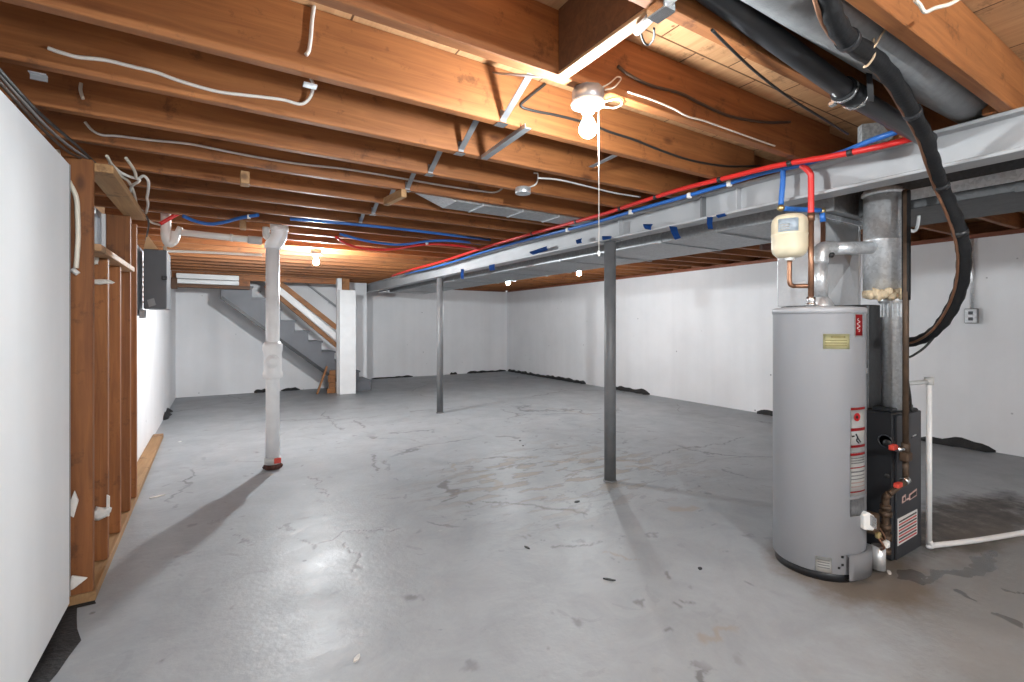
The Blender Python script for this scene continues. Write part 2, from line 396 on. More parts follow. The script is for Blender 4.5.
    def build(s, name, mat, parent=None, origin=None):
        me = bpy.data.meshes.new(name); bm = s.bm
        bmesh.ops.recalc_face_normals(bm, faces=bm.faces[:])
        for f in bm.faces: pass
        if parent is not None:
            org = Vector((0, 0, 0)); q = parent
            while q: org += q.location; q = q.parent
        elif origin is not None: org = Vector(origin)
        else:
            vs = [v.co for v in bm.verts]
            mn = Vector([min(v[i] for v in vs) for i in range(3)]); mx = Vector([max(v[i] for v in vs) for i in range(3)])
            org = Vector(((mn.x+mx.x)/2, (mn.y+mx.y)/2, mn.z))
        bm.transform(Matrix.Translation(-org)); bm.to_mesh(me); bm.free()
        o = bpy.data.objects.new(name, me); me.materials.append(MATS[mat]); COL.objects.link(o)
        if parent is not None: o.parent = parent
        else: o.location = org
        return o
def thing(name, label, cat, loc, group=None):
    o = bpy.data.objects.new(name, None); o.empty_display_size = .05; COL.objects.link(o); o.location = loc
    o['label'] = label; o['category'] = cat
    if group: o['group'] = group
    return o
def tag(o, label, cat, group=None, kind=None):
    o['label'] = label; o['category'] = cat
    if group: o['group'] = group
    if kind: o['kind'] = kind
    return o
def struct(name, mb, mat, origin=(0, 0, 0)):
    o = mb.build(name, mat, origin=origin); o['kind'] = 'structure'; return o
def solo(name, mb, mat, label, cat, group=None):
    return tag(mb.build(name, mat), label, cat, group)
ORD = 'first second third fourth fifth sixth seventh eighth ninth tenth eleventh twelfth thirteenth fourteenth fifteenth sixteenth seventeenth eighteenth nineteenth twentieth twenty-first twenty-second twenty-third twenty-fourth twenty-fifth twenty-sixth twenty-seventh twenty-eighth twenty-ninth'.split()

# ------------------------------------------------------------------ room shell
import numpy as np
def build_floor():
    x0, x1, y0, y1, st = -.6, 5.0, .4, 7.0, .0125
    xs = np.arange(x0, x1+1e-6, st); ys = np.arange(y0, y1+1e-6, st); nx, ny = len(xs), len(ys); x1, y1 = xs[-1], ys[-1]
    GX, GY = np.meshgrid(xs, ys); rg = np.random.default_rng(5)
    def vnoise(cell):
        gx = int((x1-x0)/cell)+3; gy = int((y1-y0)/cell)+3; g = rg.random((gy, gx))
        u = (GX-x0)/cell; v = (GY-y0)/cell; iu = u.astype(int); iv = v.astype(int); fu = u-iu; fv = v-iv
        fu = fu*fu*(3-2*fu); fv = fv*fv*(3-2*fv)
        return (g[iv, iu]*(1-fu)+g[iv, iu+1]*fu)*(1-fv)+(g[iv+1, iu]*(1-fu)+g[iv+1, iu+1]*fu)*fv-.5
    WX = GX+.10*vnoise(.16)+.05*vnoise(.05)+.02*vnoise(.025); WY = GY+.10*vnoise(.16)+.05*vnoise(.05)+.02*vnoise(.025)
    def seg(a, b, c, d, w):
        A, B = P(a, b, Z=0), P(c, d, Z=0); dx, dy = B.x-A.x, B.y-A.y; L2 = dx*dx+dy*dy+1e-9
        t = np.clip(((WX-A.x)*dx+(WY-A.y)*dy)/L2, 0, 1); D = np.hypot(WX-A.x-t*dx, WY-A.y-t*dy)
        return np.clip((w*1.2-D)/(w*.5+.004), 0, 1)
    def strokes(lst):
        o = np.zeros_like(GX)
        for q in lst: o = np.maximum(o, seg(*q))
        return o
    dark = strokes([(444, 480, 455, 495, .024), (455, 495, 461, 491, .020), (441, 501, 456, 497, .012), (464, 504, 468, 506, .016),
        (297, 540, 315, 546, .008), (314, 545, 316, 548, .018), (315, 546, 350, 530, .008), (350, 530, 398, 528, .008), (289, 520, 293, 530, .008),
        (355, 541, 358, 566, .010), (312, 476, 327, 498, .010), (353, 420, 364, 428, .020), (330, 420, 340, 430, .012), (370, 455, 383, 471, .014),
        (480, 499, 545, 507, .012), (545, 507, 587, 514, .019), (558, 545, 605, 543, .014), (480, 460, 527, 457, .018), (492, 470, 540, 462, .016),
        (660, 452, 705, 447, .014), (705, 447, 745, 438, .013), (390, 433, 430, 431, .018), (500, 437, 520, 438, .03), (530, 450, 560, 448, .014),
        (690, 605, 700, 609, .010), (240, 402, 255, 400, .02), (225, 530, 245, 548, .007), (600, 430, 625, 432, .02), (720, 470, 740, 474, .012)])
    tan = strokes([(450, 466, 461, 470, .024), (483, 476, 496, 487, .036), (545, 462, 600, 458, .024), (600, 458, 640, 463, .024), (622, 466, 662, 471, .026), (548, 408, 590, 414, .03), (674, 512, 686, 508, .045), (295, 404, 320, 401, .03), (610, 555, 640, 560, .012), (700, 640, 730, 632, .02)])
    pud = strokes([(903, 574, 909, 574, .075), (906, 579, 925, 586, .026), (925, 586, 944, 580, .034), (944, 580, 960, 570, .04), (960, 570, 985, 552, .05), (970, 597, 985, 602, .02), (1003, 616, 1012, 620, .03), (985, 585, 1010, 590, .012)])
    # scattered flecks
    for k in range(260):
        a, b = rg.uniform(x0+.2, x1-.2), rg.uniform(y0+.2, y1-.2); rr = rg.uniform(.006, .016); an = rg.uniform(0, 3.14)
        i0, i1 = max(0, int((b-.05-y0)/st)), int((b+.05-y0)/st); j0, j1 = max(0, int((a-.05-x0)/st)), int((a+.05-x0)/st)
        X = WX[i0:i1, j0:j1]-WX[(i0+i1)//2, (j0+j1)//2]; Y = WY[i0:i1, j0:j1]-WY[(i0+i1)//2, (j0+j1)//2]
        D = np.hypot((X*math.cos(an)+Y*math.sin(an))*.5, -X*math.sin(an)+Y*math.cos(an)); v = np.clip((rr*1.2-D)/(rr*.6), 0, 1)*rg.uniform(.35, .95)
        dark[i0:i1, j0:j1] = np.maximum(dark[i0:i1, j0:j1], v)
    V = np.zeros((nx*ny+8, 3), np.float32); V[:nx*ny, 0] = GX.ravel(); V[:nx*ny, 1] = GY.ravel()
    ex0, ex1, ey0, ey1 = -1.2, 7.2, -3.2, 11.6
    V[nx*ny:nx*ny+4] = [(ex0, ey0, 0), (ex1, ey0, 0), (ex1, ey1, 0), (ex0, ey1, 0)]; V[nx*ny+4:] = [(ex0, ey0, -.15), (ex1, ey0, -.15), (ex1, ey1, -.15), (ex0, ey1, -.15)]
    idx = np.arange(nx*ny).reshape(ny, nx); q = np.stack([idx[:-1, :-1], idx[:-1, 1:], idx[1:, 1:], idx[1:, :-1]], -1).reshape(-1, 4)
    e = nx*ny; a, b, c, d = idx[0, 0], idx[0, -1], idx[-1, -1], idx[-1, 0]
    extra = [(e, e+1, b, a), (e+1, e+2, c, b), (e+2, e+3, d, c), (e+3, e, a, d), (e+7, e+6, e+5, e+4), (e, e+4, e+5, e+1), (e+1, e+5, e+6, e+2), (e+2, e+6, e+7, e+3), (e+3, e+7, e+4, e)]
    q = np.concatenate([q, np.array(extra)])
    me = bpy.data.meshes.new('floor'); me.vertices.add(len(V)); me.vertices.foreach_set('co', V.ravel())
    me.loops.add(q.size); me.loops.foreach_set('vertex_index', q.ravel().astype(np.int32))
    me.polygons.add(len(q)); me.polygons.foreach_set('loop_start', np.arange(0, q.size, 4, dtype=np.int32))
    me.update(calc_edges=True); me.validate()
    at = me.attributes.new('marks', 'FLOAT_COLOR', 'POINT'); cl = np.zeros((len(V), 4), np.float32); cl[:, 3] = 1
    cl[:nx*ny, 0] = dark.ravel(); cl[:nx*ny, 1] = tan.ravel(); cl[:nx*ny, 2] = pud.ravel(); at.data.foreach_set('color', cl.ravel())
    me.materials.append(MATS['floor_paint']); o = bpy.data.objects.new('floor', me); COL.objects.link(o); o['kind'] = 'structure'
build_floor()
struct('ceiling', MB().box(-.95, 6.95, -3.0, 11.4, JT, JT+.02), 'plywood')
# left wall: near drywall run, then the concrete run with the window opening
struct('wall_left', MB().box(-.80, -.55, -3.0, 2.80, .03, 1.95), 'white_drywall')
wl = MB()
wl.box(-.85, -.60, 2.72, YW+.2, 0, 1.62); wl.box(-.85, -.60, 3.93, YW+.2, 1.62, 1.95); wl.box(-.85, -.60, 2.72, 2.80, 1.62, 1.95)
struct('wall_left_far', wl, 'white_concrete')
struct('trim_left_rim', MB().box(-.85, -.74, -3.0, 9.2, 1.95, JB), 'dark_wood')
struct('wall_front', MB().box(-.95, 6.9, -3.1, -2.9, 0, JT), 'white_concrete')
struct('wall_stair', MB().box(-.85, 2.62, YW, YW+.2, 0, JT), 'white_concrete')
struct('wall_return', MB().box(2.42, 2.62, YW+.2, YB, 0, 2.12), 'white_concrete')
struct('wall_back', MB().box(2.42, 7.0, YB, YB+.2, 0, 2.12), 'white_concrete')
struct('wall_right', MB().prism([(RWX(-3.), -3., 0), (RWX(YB), YB, 0), (RWX(YB)+.25, YB, 0), (RWX(-3.)+.25, -3., 0)], (0, 0, 2.115)), 'white_concrete')
struct('trim_right_sill', MB().prism([(RWX(-3.)+.01, -3., 2.115), (RWX(YB)+.01, YB, 2.115), (RWX(YB)+.2, YB, 2.115), (RWX(-3.)+.2, -3., 2.115)], (0, 0, .045)), 'rust_sill')
struct('trim_back_sill', MB().box(2.62, 6.6, YB+.01, YB+.2, 2.12, 2.16), 'rust_sill')
struct('trim_right_rim', MB().prism([(RWX(-3.)+.2, -3., 2.115), (RWX(YB)+.2, YB, 2.115), (RWX(YB)+.25, YB, 2.115), (RWX(-3.)+.25, -3., 2.115)], (0, 0, JT-2.115)), 'block_wood')
struct('trim_back_rim', MB().box(2.62, 6.6, YB+.15, YB+.2, 2.16, JT), 'joist_wood')
# basement window behind the studs
w = MB().box(-.66, -.62, 2.80, 3.93, 1.62, 1.655); w.box(-.66, -.62, 2.80, 3.93, 1.915, 1.95)
for y in (2.80, 3.34, 3.895): w.box(-.66, -.62, y, y+.035, 1.655, 1.915)
wf = w.build('window_1', 'strap_steel', origin=(-.64, 3.36, 1.62)); wf['kind'] = 'structure'
MB().box(-.645, -.635, 2.83, 3.9, 1.65, 1.92).build('pane', 'window_glass', wf)

# ------------------------------------------------------------------ joists
JY = [.585, .88, 1.315, 1.738, 2.142, 2.534, 2.912]
while JY[-1] < 10.7: JY.append(round(JY[-1]+.383, 3))
JTK = .042
for i, y in enumerate(JY):
    x0 = -.74 if y < 9.1 else (2.0 if y < YW-.03 else 2.63)
    if y > YW-.03 and y < YW+.25: continue
    m = MB().box(x0, 2.80, y-JTK/2, y+JTK/2, JB, JT-.002, .003)
    if y < 9.1:
        lab = 'brown floor joist left of the steel beam, %s counting away from the camera' % ORD[i]
    else:
        lab = 'short brown floor joist beyond the stairs, left of the beam, %s from the camera' % ORD[i]
    solo('floor_joist', m, 'joist_wood', lab, 'joist', 'floor joists left of the steel beam')
for i, y in enumerate(JY):
    yy = y+JTK+.002
    if yy > YB-.03: continue
    xe = RWX(yy)+.19; m = MB().prism([(2.62, yy-JTK/2, JB), (xe, yy-JTK/2, JB+.072), (xe, yy-JTK/2, JT-.002), (2.62, yy-JTK/2, JT-.002)], (0, JTK, 0), .003)
    solo('floor_joist', m, 'joist_wood', 'brown floor joist right of the steel beam, %s counting away from the camera' % ORD[i], 'joist', 'floor joists right of the steel beam')

# solid blocking beside the bare bulb
bx = 1.0
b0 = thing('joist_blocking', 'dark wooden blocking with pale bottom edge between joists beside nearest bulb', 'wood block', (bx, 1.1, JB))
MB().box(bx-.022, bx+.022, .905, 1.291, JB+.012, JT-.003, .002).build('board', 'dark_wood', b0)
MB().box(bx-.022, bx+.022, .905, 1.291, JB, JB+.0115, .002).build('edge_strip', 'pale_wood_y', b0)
for px, py, yy, a in ((245, 177, 2.95, 0), (247, 222, 0, 0)):
    pass

# ------------------------------------------------------------------ steel beam, posts
bm_ = thing('steel_beam', 'long grey painted steel beam carrying the joists across the basement', 'beam', (BEAM_X, 4., BEAM_B))
hw = .062
y0, y1 = -2.88, 10.9
MB().box(BEAM_X-hw, BEAM_X+hw, y0, y1, BEAM_B, BEAM_B+.016, .003).build('bottom_flange', 'beam_grey', bm_)
BT = 2.0885
MB().box(BEAM_X-.006, BEAM_X+.006, y0, y1, BEAM_B+.016, BT-.016).build('web', 'beam_grey', bm_)

MB().box(BEAM_X-hw, BEAM_X+hw, y0, y1, BT-.016, BT, .003).build('top_flange', 'beam_grey', bm_)
for px, (ya, yb) in ((705, (190, 218)), (740, (150, 200)), (622, (205, 240))):
    p = P(px, 200, X=BEAM_X-.01)
    MB().box(BEAM_X-.05, BEAM_X-.006, p.y-.006, p.y+.006, BEAM_B+.016, BT-.016).build('stiffener', 'post_grey' if px == 705 else 'beam_grey', bm_)
for k, (x, y, lab) in enumerate(((2.673, 2.847, 'dark grey round steel post nearest the camera, under the beam'), (2.682, 6.294, 'dark grey round steel post farther back, nearer the stairs'))):
    t = thing('steel_post', lab, 'post', (x, y, 0), 'steel posts under the beam')
    MB().lathe([(.046, .008), (.046, BEAM_B-.012)], (x, y, 0), 28).build('shaft', 'post_grey', t)
    MB().box(x-.065, x+.065, y-.06, y+.06, BEAM_B-.012, BEAM_B-.001, .002).build('cap_plate', 'post_grey', t)
    MB().lathe([(.056, 0), (.056, .008), (.047, .012)], (x, y, 0), 28).build('base_ring', 'post_grey', t)

# ------------------------------------------------------------------ ducts right of the beam
t = thing('trunk_duct', 'long flat galvanized trunk duct hung along the steel beam', 'duct', (3.37, 5.5, 1.90))
dz0, dz1 = 1.90, 2.085
m = MB(); m.box(2.99, 3.76, 1.36, 9.6, dz0, dz1, .004); m.build('duct_body', 'duct_metal', t)
for y in (2.6, 3.9, 5.2, 6.5, 7.8, 9.0): MB().box(2.984, 3.766, y, y+.03, dz0-.006, dz1, .002).build('seam_strip', 'duct_metal', t)
m = MB(); m.box(2.99, 3.4, 9.6, 10.4, dz0+.05, dz1, .004); m.build('end_reducer', 'bright_sheet', t)
for y in (2.1, 3.4, 4.7, 6.0):
    m = MB(); m.box(2.98, 3.77, y, y+.025, dz0-.010, dz0-.007); m.box(3.767, 3.77, y, y+.025, dz0-.01, JB); m.build('hanger_strap', 'strap_steel', t)
t = thing('return_duct', 'dark grey duct hanging right of the fat vent pipe, below joists', 'duct', (3.5, -.5, 1.86))
MB().box(3.21, 3.80, -2.4, 1.33, 1.877, 2.085, .004).build('duct_body', 'dark_galv', t)
MB().box(3.206, 3.804, .62, .68, 1.873, 2.085, .001).build('joint_band', 'dark_galv', t)
MB().box(3.205, 3.2095, -1.6, 1.12, 1.925, 1.98).build('drive_cleat', 'galvanized', t)
MB().box(3.19, 3.205, 1.10, 1.16, 1.70, 1.877).build('drop_flange', 'dark_galv', t)
m = MB().tube([P(919, 213, Y=1.12), P(917.5, 226, Y=1.12), P(914, 231, Y=1.12), P(909, 230, Y=1.12)], .009, 8); m.build('bent_white_edge', 'white_paint', t)

# flat branch duct between joists (left side)
ya, yb = 2.95, 3.17
t = thing('branch_duct', 'flat shiny branch duct tucked between joists, tapering toward the left', 'duct', (2.0, 3.1, 2.07))
xA = P(447, 205, Y=3.1).x; xB = P(432, 194, Y=3.1).x
m = MB().box(xA, 2.60, ya, yb, 2.08, 2.16, .003); m.build('duct_body', 'duct_metal', t)
m = MB().prism([(xA, ya, 2.08), (xA, yb, 2.08), (xB-.10, yb-.02, 2.15), (xB-.10, ya+.02, 2.15)], (0, 0, .008)); m.build('taper', 'galvanized', t)
for k in range(3): MB().box(xA+.2+k*.33, xA+.215+k*.33, ya-.002, yb+.002, 2.076, 2.16).build('seam_strip', 'galvanized', t)

# round duct, black drain pipe and tied-up line set in the front bay
t = thing('round_duct', 'fat round foil grey duct in the joist bay at top right', 'duct', (1.6, .795, 2.17))
MB().tube([(.35, .698, 2.168), (1.2, .698, 2.168), (2.0, .698, 2.168), (2.78, .698, 2.19)], .088, 32, sm=False).build('duct_body', 'wrapped_duct', t)
t = thing('black_drain_pipe', 'straight black plastic drain pipe beside the round duct overhead', 'pipe', (1.6, .905, 2.15))
cpl = P(850, 95, Y=.818)
PZ = lambda x: 2.068+(1.9-x)*.101 if x < 1.9 else 2.068-(x-1.9)*.03
MB().tube([(.45, .818, PZ(.45)), (1.9, .818, PZ(1.9)), (2.61, .818, PZ(2.61))], .033, 20, sm=False).build('pipe', 'black_plastic', t)
MB().tube([(cpl.x-.055, .818, PZ(cpl.x-.055)), (cpl.x+.055, .818, PZ(cpl.x+.055))], .041, 20, sm=False).build('coupling', 'black_rubber', t)
for dx, (a0_, a1_, b0_, b1_) in ((-.04, (.845, .868, 2.03, 2.048)), (.04, (.79, .812, 2.028, 2.046))):
    m = MB().tube([(cpl.x+dx-.006, .818, PZ(cpl.x+dx-.006)), (cpl.x+dx+.006, .818, PZ(cpl.x+dx+.006))], .0435, 20, sm=False); m.box(cpl.x+dx-.009, cpl.x+dx+.011, a0_, a1_, b0_, b1_, .003); m.build('hose_clamp', 'chrome', t)
hose_px = [(822, -14, .68, 0), (832, 10, .685, 0), (838, 28, .69, 0), (860, 48, .70, 0), (882, 68, .715, 0), (903, 97, .735, 0), (916, 118, .75, 0)]
hp = [P(a, b, Y=c) for a, b, c, _ in hose_px]
hp = [P(824, -12, d=1.20), P(833, 18, d=1.25), P(848, 40, d=1.34), P(872, 57, d=1.47), P(893, 80, d=1.61), P(912, 112, d=1.76), P(925, 137, d=1.87), P(933, 162, d=1.96), P(941, 185, d=2.06), P(950, 205, d=2.10), P(960, 232, d=2.15), P(964, 258, d=2.2), P(961, 285, d=2.28), P(952, 308, d=2.36), P(938, 328, d=2.45), P(922, 339, d=2.55), P(905, 343, d=2.64), P(892, 343, d=2.72)]
t = thing('insulated_line_set', 'black foam wrapped refrigerant hose drooping from the joists to the furnace', 'hose', hp[6])
sp = smooth(hp, 6); n_ = len(sp)
MB().tube(sp, [.0255+.002*math.sin(i*1.7)+(.002 if .55 < i/n_ < .8 else 0) for i in range(n_)], 14, sm=False).build('foam_hose', 'black_rubber', t)
off = [p+Vector((-C*.028, S*.028, -.010)) for p in hp]
MB().tube(off, .006, 8).build('copper_line', 'copper', t)
for i in (2, 5, 8, 10):
    a = hp[i]; d = (hp[i+1]-hp[i-1]).normalized(); MB().tube([a-d*.012, a+d*.012], .030, 14, sm=False).build('tape_band', 'black_plastic', t)
MB().tube([P(870, 18, d=1.41), P(873, 32, d=1.42), P(874, 45, d=1.42), P(874, 56, d=1.42), P(868, 65, d=1.41), P(864, 67, d=1.40)], .0035, 6).build('twine_loop', 'twine', t)
MB().tube([P(888, 26, d=1.41), P(880, 37, d=1.41), P(874, 47, d=1.40), P(871, 47, d=1.41)], .0035, 6).build('twine_loop', 'twine', t)
solo('pipe_hanger_strap', MB().sheet([[P(866, 72, d=1.60), P(872, 72, d=1.60)], [P(867, 88, d=1.60), P(873.5, 88, d=1.60)], [P(868, 101, d=1.60), P(874, 102, d=1.60)]], .004), 'post_grey', 'short grey strap hanging under the hose beside the black drain pipe', 'strap')
wb = MB().tube([P(915, 0, d=1.23), P(920, 5, d=1.24), P(925, 12, d=1.24), P(935, 8, d=1.24), P(950, 4, d=1.24), P(962, -3, d=1.25)], .005, 8)
solo('cable', wb, 'cable_white', 'white cable loop at the very top right, under the front joist', 'cable')

# ------------------------------------------------------------------ light fixtures
def fixture(x, y, label, chain=False, glow='bulb_glow'):
    t = thing('bulb_fixture', label, 'lamp', (x, y, JB), 'bare bulb lampholders')
    MB().lathe([(.052, -.048), (.056, -.044), (.056, -.003), (.050, -.001)], (x, y, JB), 8).build('junction_box', 'strap_steel', t)
    MB().lathe([(.018, -.088), (.022, -.086), (.024, -.070), (.060, -.060), (.060, -.050), (.052, -.0485)], (x, y, JB), 32).build('lampholder', 'porcelain', t)
    MB().lathe([(.0135, -.100), (.0135, -.0885)], (x, y, JB), 20).build('bulb_cap', 'chrome', t)
    pr = [(.0135, -.1005), (.016, -.108), (.024, -.122), (.030, -.138), (.030, -.150), (.025, -.163), (.014, -.172), (.0005, -.175)]
    MB().lathe(pr[::-1], (x, y, JB), 20).build('bulb', glow, t)
    if chain:
        q = (x+.030, y-.022)
        MB().tube([(q[0], q[1], JB-.062), (q[0]+.002, q[1], JB-.25), (q[0]+.002, q[1], P(598, 250, Y=q[1]).z)], .0018, 6, sm=False).build('pull_string', 'cable_bright', t)
        MB().lathe([(.002, .0), (.005, .004), (.005, .016), (.002, .02)], (q[0]+.002, q[1], P(598, 252, Y=q[1]).z-.016), 10).build('pull_knob', 'porcelain', t)
    return t
fixture(1.125, 1.311, 'nearest lit bare bulb on a round box with long pull string', True, 'bulb_glow_dim')
fixture(.945, 5.72, 'lit bare bulb near the stairs at the back left', False, 'bulb_glow_far')
fixture(4.13, 6.83, 'lit bare bulb farthest back, seen under the duct by the corner', False, 'bulb_glow')
fixture(4.21, 5.09, 'lit bare bulb behind the trunk duct on the right side, left of near post', False, 'bulb_glow_soft')
fixture(.95, -1.35, 'added fill bulb, unseen behind the camera, brightening the near end', False, 'bulb_glow_fill')  # extra bulb added behind the camera to brighten the front of the room
t = thing('ceiling_junction_box', 'round metal box with lead wire hung under a joist, no bulb', 'junction box', (1.61, 2.5, 2.03))
q = P(523, 191, Y=2.49)
MB().lathe([(.046, -.018), (.048, -.015), (.048, .018), (.044, .02)], q, 24).build('box', 'galvanized', t)
MB().tube([q+Vector((.02, 0, .02)), P(536, 184, Y=2.49), P(538, 174, Y=2.485), P(534, 173, Y=2.48)], .005, 8).build('lead_wire', 'cable_bright', t)

# ------------------------------------------------------------------ cross bridging straps
XB = .995
def strap(m, a, b, w=.028):
    m.bar(a, b, w, .003, (1, 0, 0)) if False else m.bar(a, b, w, .004, Vector((1, 0, 0)).cross(Vector(b)-Vector(a)).normalized())
pairs = [(3, 'third'), (4, 'fourth'), (5, 'fifth'), (6, 'sixth'), (7, 'seventh'), (8, 'eighth'), (9, 'ninth')]
for k, nm in pairs:
    ya, yb = JY[k-1]+JTK/2+.002, JY[k]-JTK/2-.002
    t = thing('bridging_brace', 'crossed steel bridging straps between the %s and %s joists left of the beam' % (ORD[k-1], ORD[k]), 'brace', (XB, (ya+yb)/2, JB), 'steel joist bridging')
    m = MB(); strap(m, (XB+.018, ya, JT-.03), (XB+.018, yb, JB+.012)); m.box(XB+.004, XB+.032, yb-.003, yb+.001, JB+.002, JB+.05); m.build('strap', 'strap_steel', t)
    m = MB(); strap(m, (XB-.018, yb, JT-.03), (XB-.018, ya, JB+.012)); m.build('strap', 'strap_steel', t)
    MB().box(XB-.006, XB+.042, yb-.002, yb+.04, JB-.004, JB-.001).build('nailed_foot', 'chrome', t)
a, b = P(528, 128, Z=JB-.012), P(484, 159, Z=JB-.012)
m = MB().bar(a, b, .032, .006, (0, 0, 1), .001); m.bar(a+Vector((-.014, 0, .008)), b+Vector((-.014, 0, .008)), .004, .016)
solo('loose_strap', m, 'strap_steel', 'loose grey steel strap nailed under two joists left of nearest bulb', 'strap')
a, b = P(620, 153, Z=JB+.004), P(591, 167, Z=JB+.03)
solo('loose_strap', MB().bar(a, b, .028, .005, (0, 0, 1), .001), 'strap_steel', 'short pale steel strap behind the pull string, under the joists', 'strap')
br = thing('angle_bracket', 'small bright metal angle bracket nailed on joist face, upper left centre', 'bracket', P(356, 88, Y=1.855))
q = [P(348.5, 66, Y=1.858), P(360, 69, Y=1.858), P(361, 88, Y=1.858), P(351, 85, Y=1.858)]
MB().prism(q, (0, -.004, 0)).build('plate', 'galvanized', br)
MB().prism([q[3], q[2], q[2]+Vector((0, -.03, -.006)), q[3]+Vector((0, -.03, -.006))], (0, 0, .003)).build('lip', 'galvanized', br)
br = thing('angle_bracket', 'tiny dark metal clip under the second visible joist, near left wall', 'bracket', P(38, 75, Z=JB-.004))
q = P(38, 74.5, Z=JB-.004); MB().box(q.x-.022, q.x+.022, q.y-.012, q.y+.012, q.z, q.z+.003).build('plate', 'galvanized', br)
MB().box(q.x-.022, q.x+.022, q.y+.009, q.y+.012, q.z-.016, q.z).build('lip', 'strap_steel', br)
q = P(310, 85, Z=JB-.002)
solo('cable_staple', MB().box(q.x-.022, q.x+.022, q.y-.015, q.y+.015, q.z-.006, q.z+.0015, .001), 'galvanized', 'bright metal cable clip where the white cable bends up, upper left', 'clip')
for (px, py, h_, lab) in ((245, 177, .05, 'small grey wood cleat under joist, left half of ceiling'), (243, 224, .05, 'pale wood cleat under joist just left of white pipe top')):
    q = P(px, py, Z=JB-.03); solo('wood_cleat', MB().box(q.x-.022, q.x+.022, q.y-.02, q.y+.06, JB-.07, JB-.002, .002), 'plate_wood', lab, 'wood block')
q = P(395, 193, Z=JB-.035)
solo('wood_cleat', MB().bar(P(386, 202, Z=JB-.03), P(404, 193, Z=JB-.03), .035, .05, (0, 0, 1), .002), 'plate_wood', 'slanted wood cleat under joists, left of the flat branch duct', 'wood block')

# ------------------------------------------------------------------ cables on the joists
def cable(pts, r, mat, label, n=7): return solo('cable', MB().tube(pts, r, n), mat, label, 'cable')
Y4 = JY[4]-JTK/2-.005; Y3 = JY[3]-JTK/2-.006; Y6 = JY[6]-JTK/2-.006; YA = JY[2]-JTK/2-.005
cable([P(x, y, Y=Y4) for x, y in ((48, 48), (56, 51), (66, 54), (78, 57), (105, 60), (130, 66), (155, 72), (180, 81), (215, 91), (240, 94.5), (262, 97), (284, 100), (299, 104))]+[P(307, 101, Y=Y4-.01), P(312, 93, Y=Y4-.02), P(313, 84, Y=Y4-.03), P(311, 79, Y=Y4-.02)], .0065, 'cable_bright', 'long white cable stapled along the joist face at upper left')
cable([P(x, y, Y=Y3) for x, y in ((314, 6), (312, 22), (311, 36), (309, 50), (306, 55))], .0065, 'cable_bright', 'short white cable hanging down joist face at top centre left')
cable([P(x, y, Y=Y6) for x, y in ((85, 122), (92, 130), (102, 135), (118, 136), (150, 140), (190, 144), (230, 152), (262, 158), (300, 164), (345, 169), (400, 178), (440, 185), (480, 191), (496, 192), (505, 186))], .006, 'cable_bright', 'thin grey cable running along a joist above the white pipe')
cable([P(x, y, Y=JY[5]-JTK/2-.007) for x, y in ((81, 83), (80.5, 90), (83, 99))], .006, 'cable_white', 'short white cable stub below second joist near left wall')
cable([P(x, y, Y=Y3) for x, y in ((545, 84), (528, 98), (521, 106), (535, 111), (560, 116), (590, 124), (610, 132), (635, 140), (660, 150), (690, 160), (725, 166), (760, 166))], .006, 'cable_black', 'black cable stapled to joist face behind the nearest bulb')
cable([P(x, y, Y=YA) for x, y in ((628, 92), (650, 99), (672, 108), (687, 116), (705, 121), (730, 130), (755, 139), (775, 146))], .0038, 'cable_white', 'white twin cable along the joist right of the nearest bulb, lower')
cable([P(x, y, Y=YA) for x, y in ((618, 66), (628, 74), (650, 85), (680, 93), (700, 103), (730, 116), (765, 122), (790, 122))], .006, 'cable_brown', 'dark brown cable high on the joist right of the nearest bulb')
cable([P(x, y, Y=YA) for x, y in ((601, 88), (610, 83), (617, 77), (621, 79), (614, 87), (605, 90))], .0028, 'cable_white', 'small white wire loop on the joist just right of nearest bulb')
cable([P(x, y, Z=JB-.012) for x, y in ((600, 104), (608, 101), (618, 99), (622, 104), (614, 108), (604, 107), (599, 109))], .0028, 'cable_white', 'tangled white wire ends under the joist beside nearest bulb')
cable([P(712, 30, Z=JB-.012), P(730, 48, Z=JB-.012), P(757, 73, Z=JB-.012), P(790, 98, Z=JB-.012), P(822, 118, Z=JB-.012), P(848, 134, Z=JB-.012)], .0045, 'cable_black', 'thin black wire slung diagonally below the bright plywood bay')
cable([P(x, y, Y=JY[4]-JTK/2-.006) for x, y in ((538, 178), (560, 180), (590, 187), (615, 193), (640, 197))], .005, 'cable_grey', 'pale cable leaving the round ceiling box toward the red pipe')
t = thing('metal_conduit', 'silver metal conduit piece on the blocking at top centre', 'conduit', P(650, 16, Z=JB-.02))
MB().tube([P(637, 31, Z=JB-.014), P(652, 16, Z=JB-.02), P(674, -4, Z=JB-.02)], .013, 14, sm=False).build('pipe', 'galvanized', t)
MB().box(*(lambda q: (q.x-.022, q.x+.022, q.y-.03, q.y+.03, q.z-.018, q.z+.012))(P(661, 9, Z=JB-.02)), .003).build('coupling', 'chrome', t)
MB().tube([P(640, 29, Z=JB-.02), P(643, 40, Z=JB-.03), P(648, 45, Z=JB-.03), P(654, 38, Z=JB-.03), P(654, 28, Z=JB-.03)], .003, 6).build('wire_loop', 'cable_black', t)

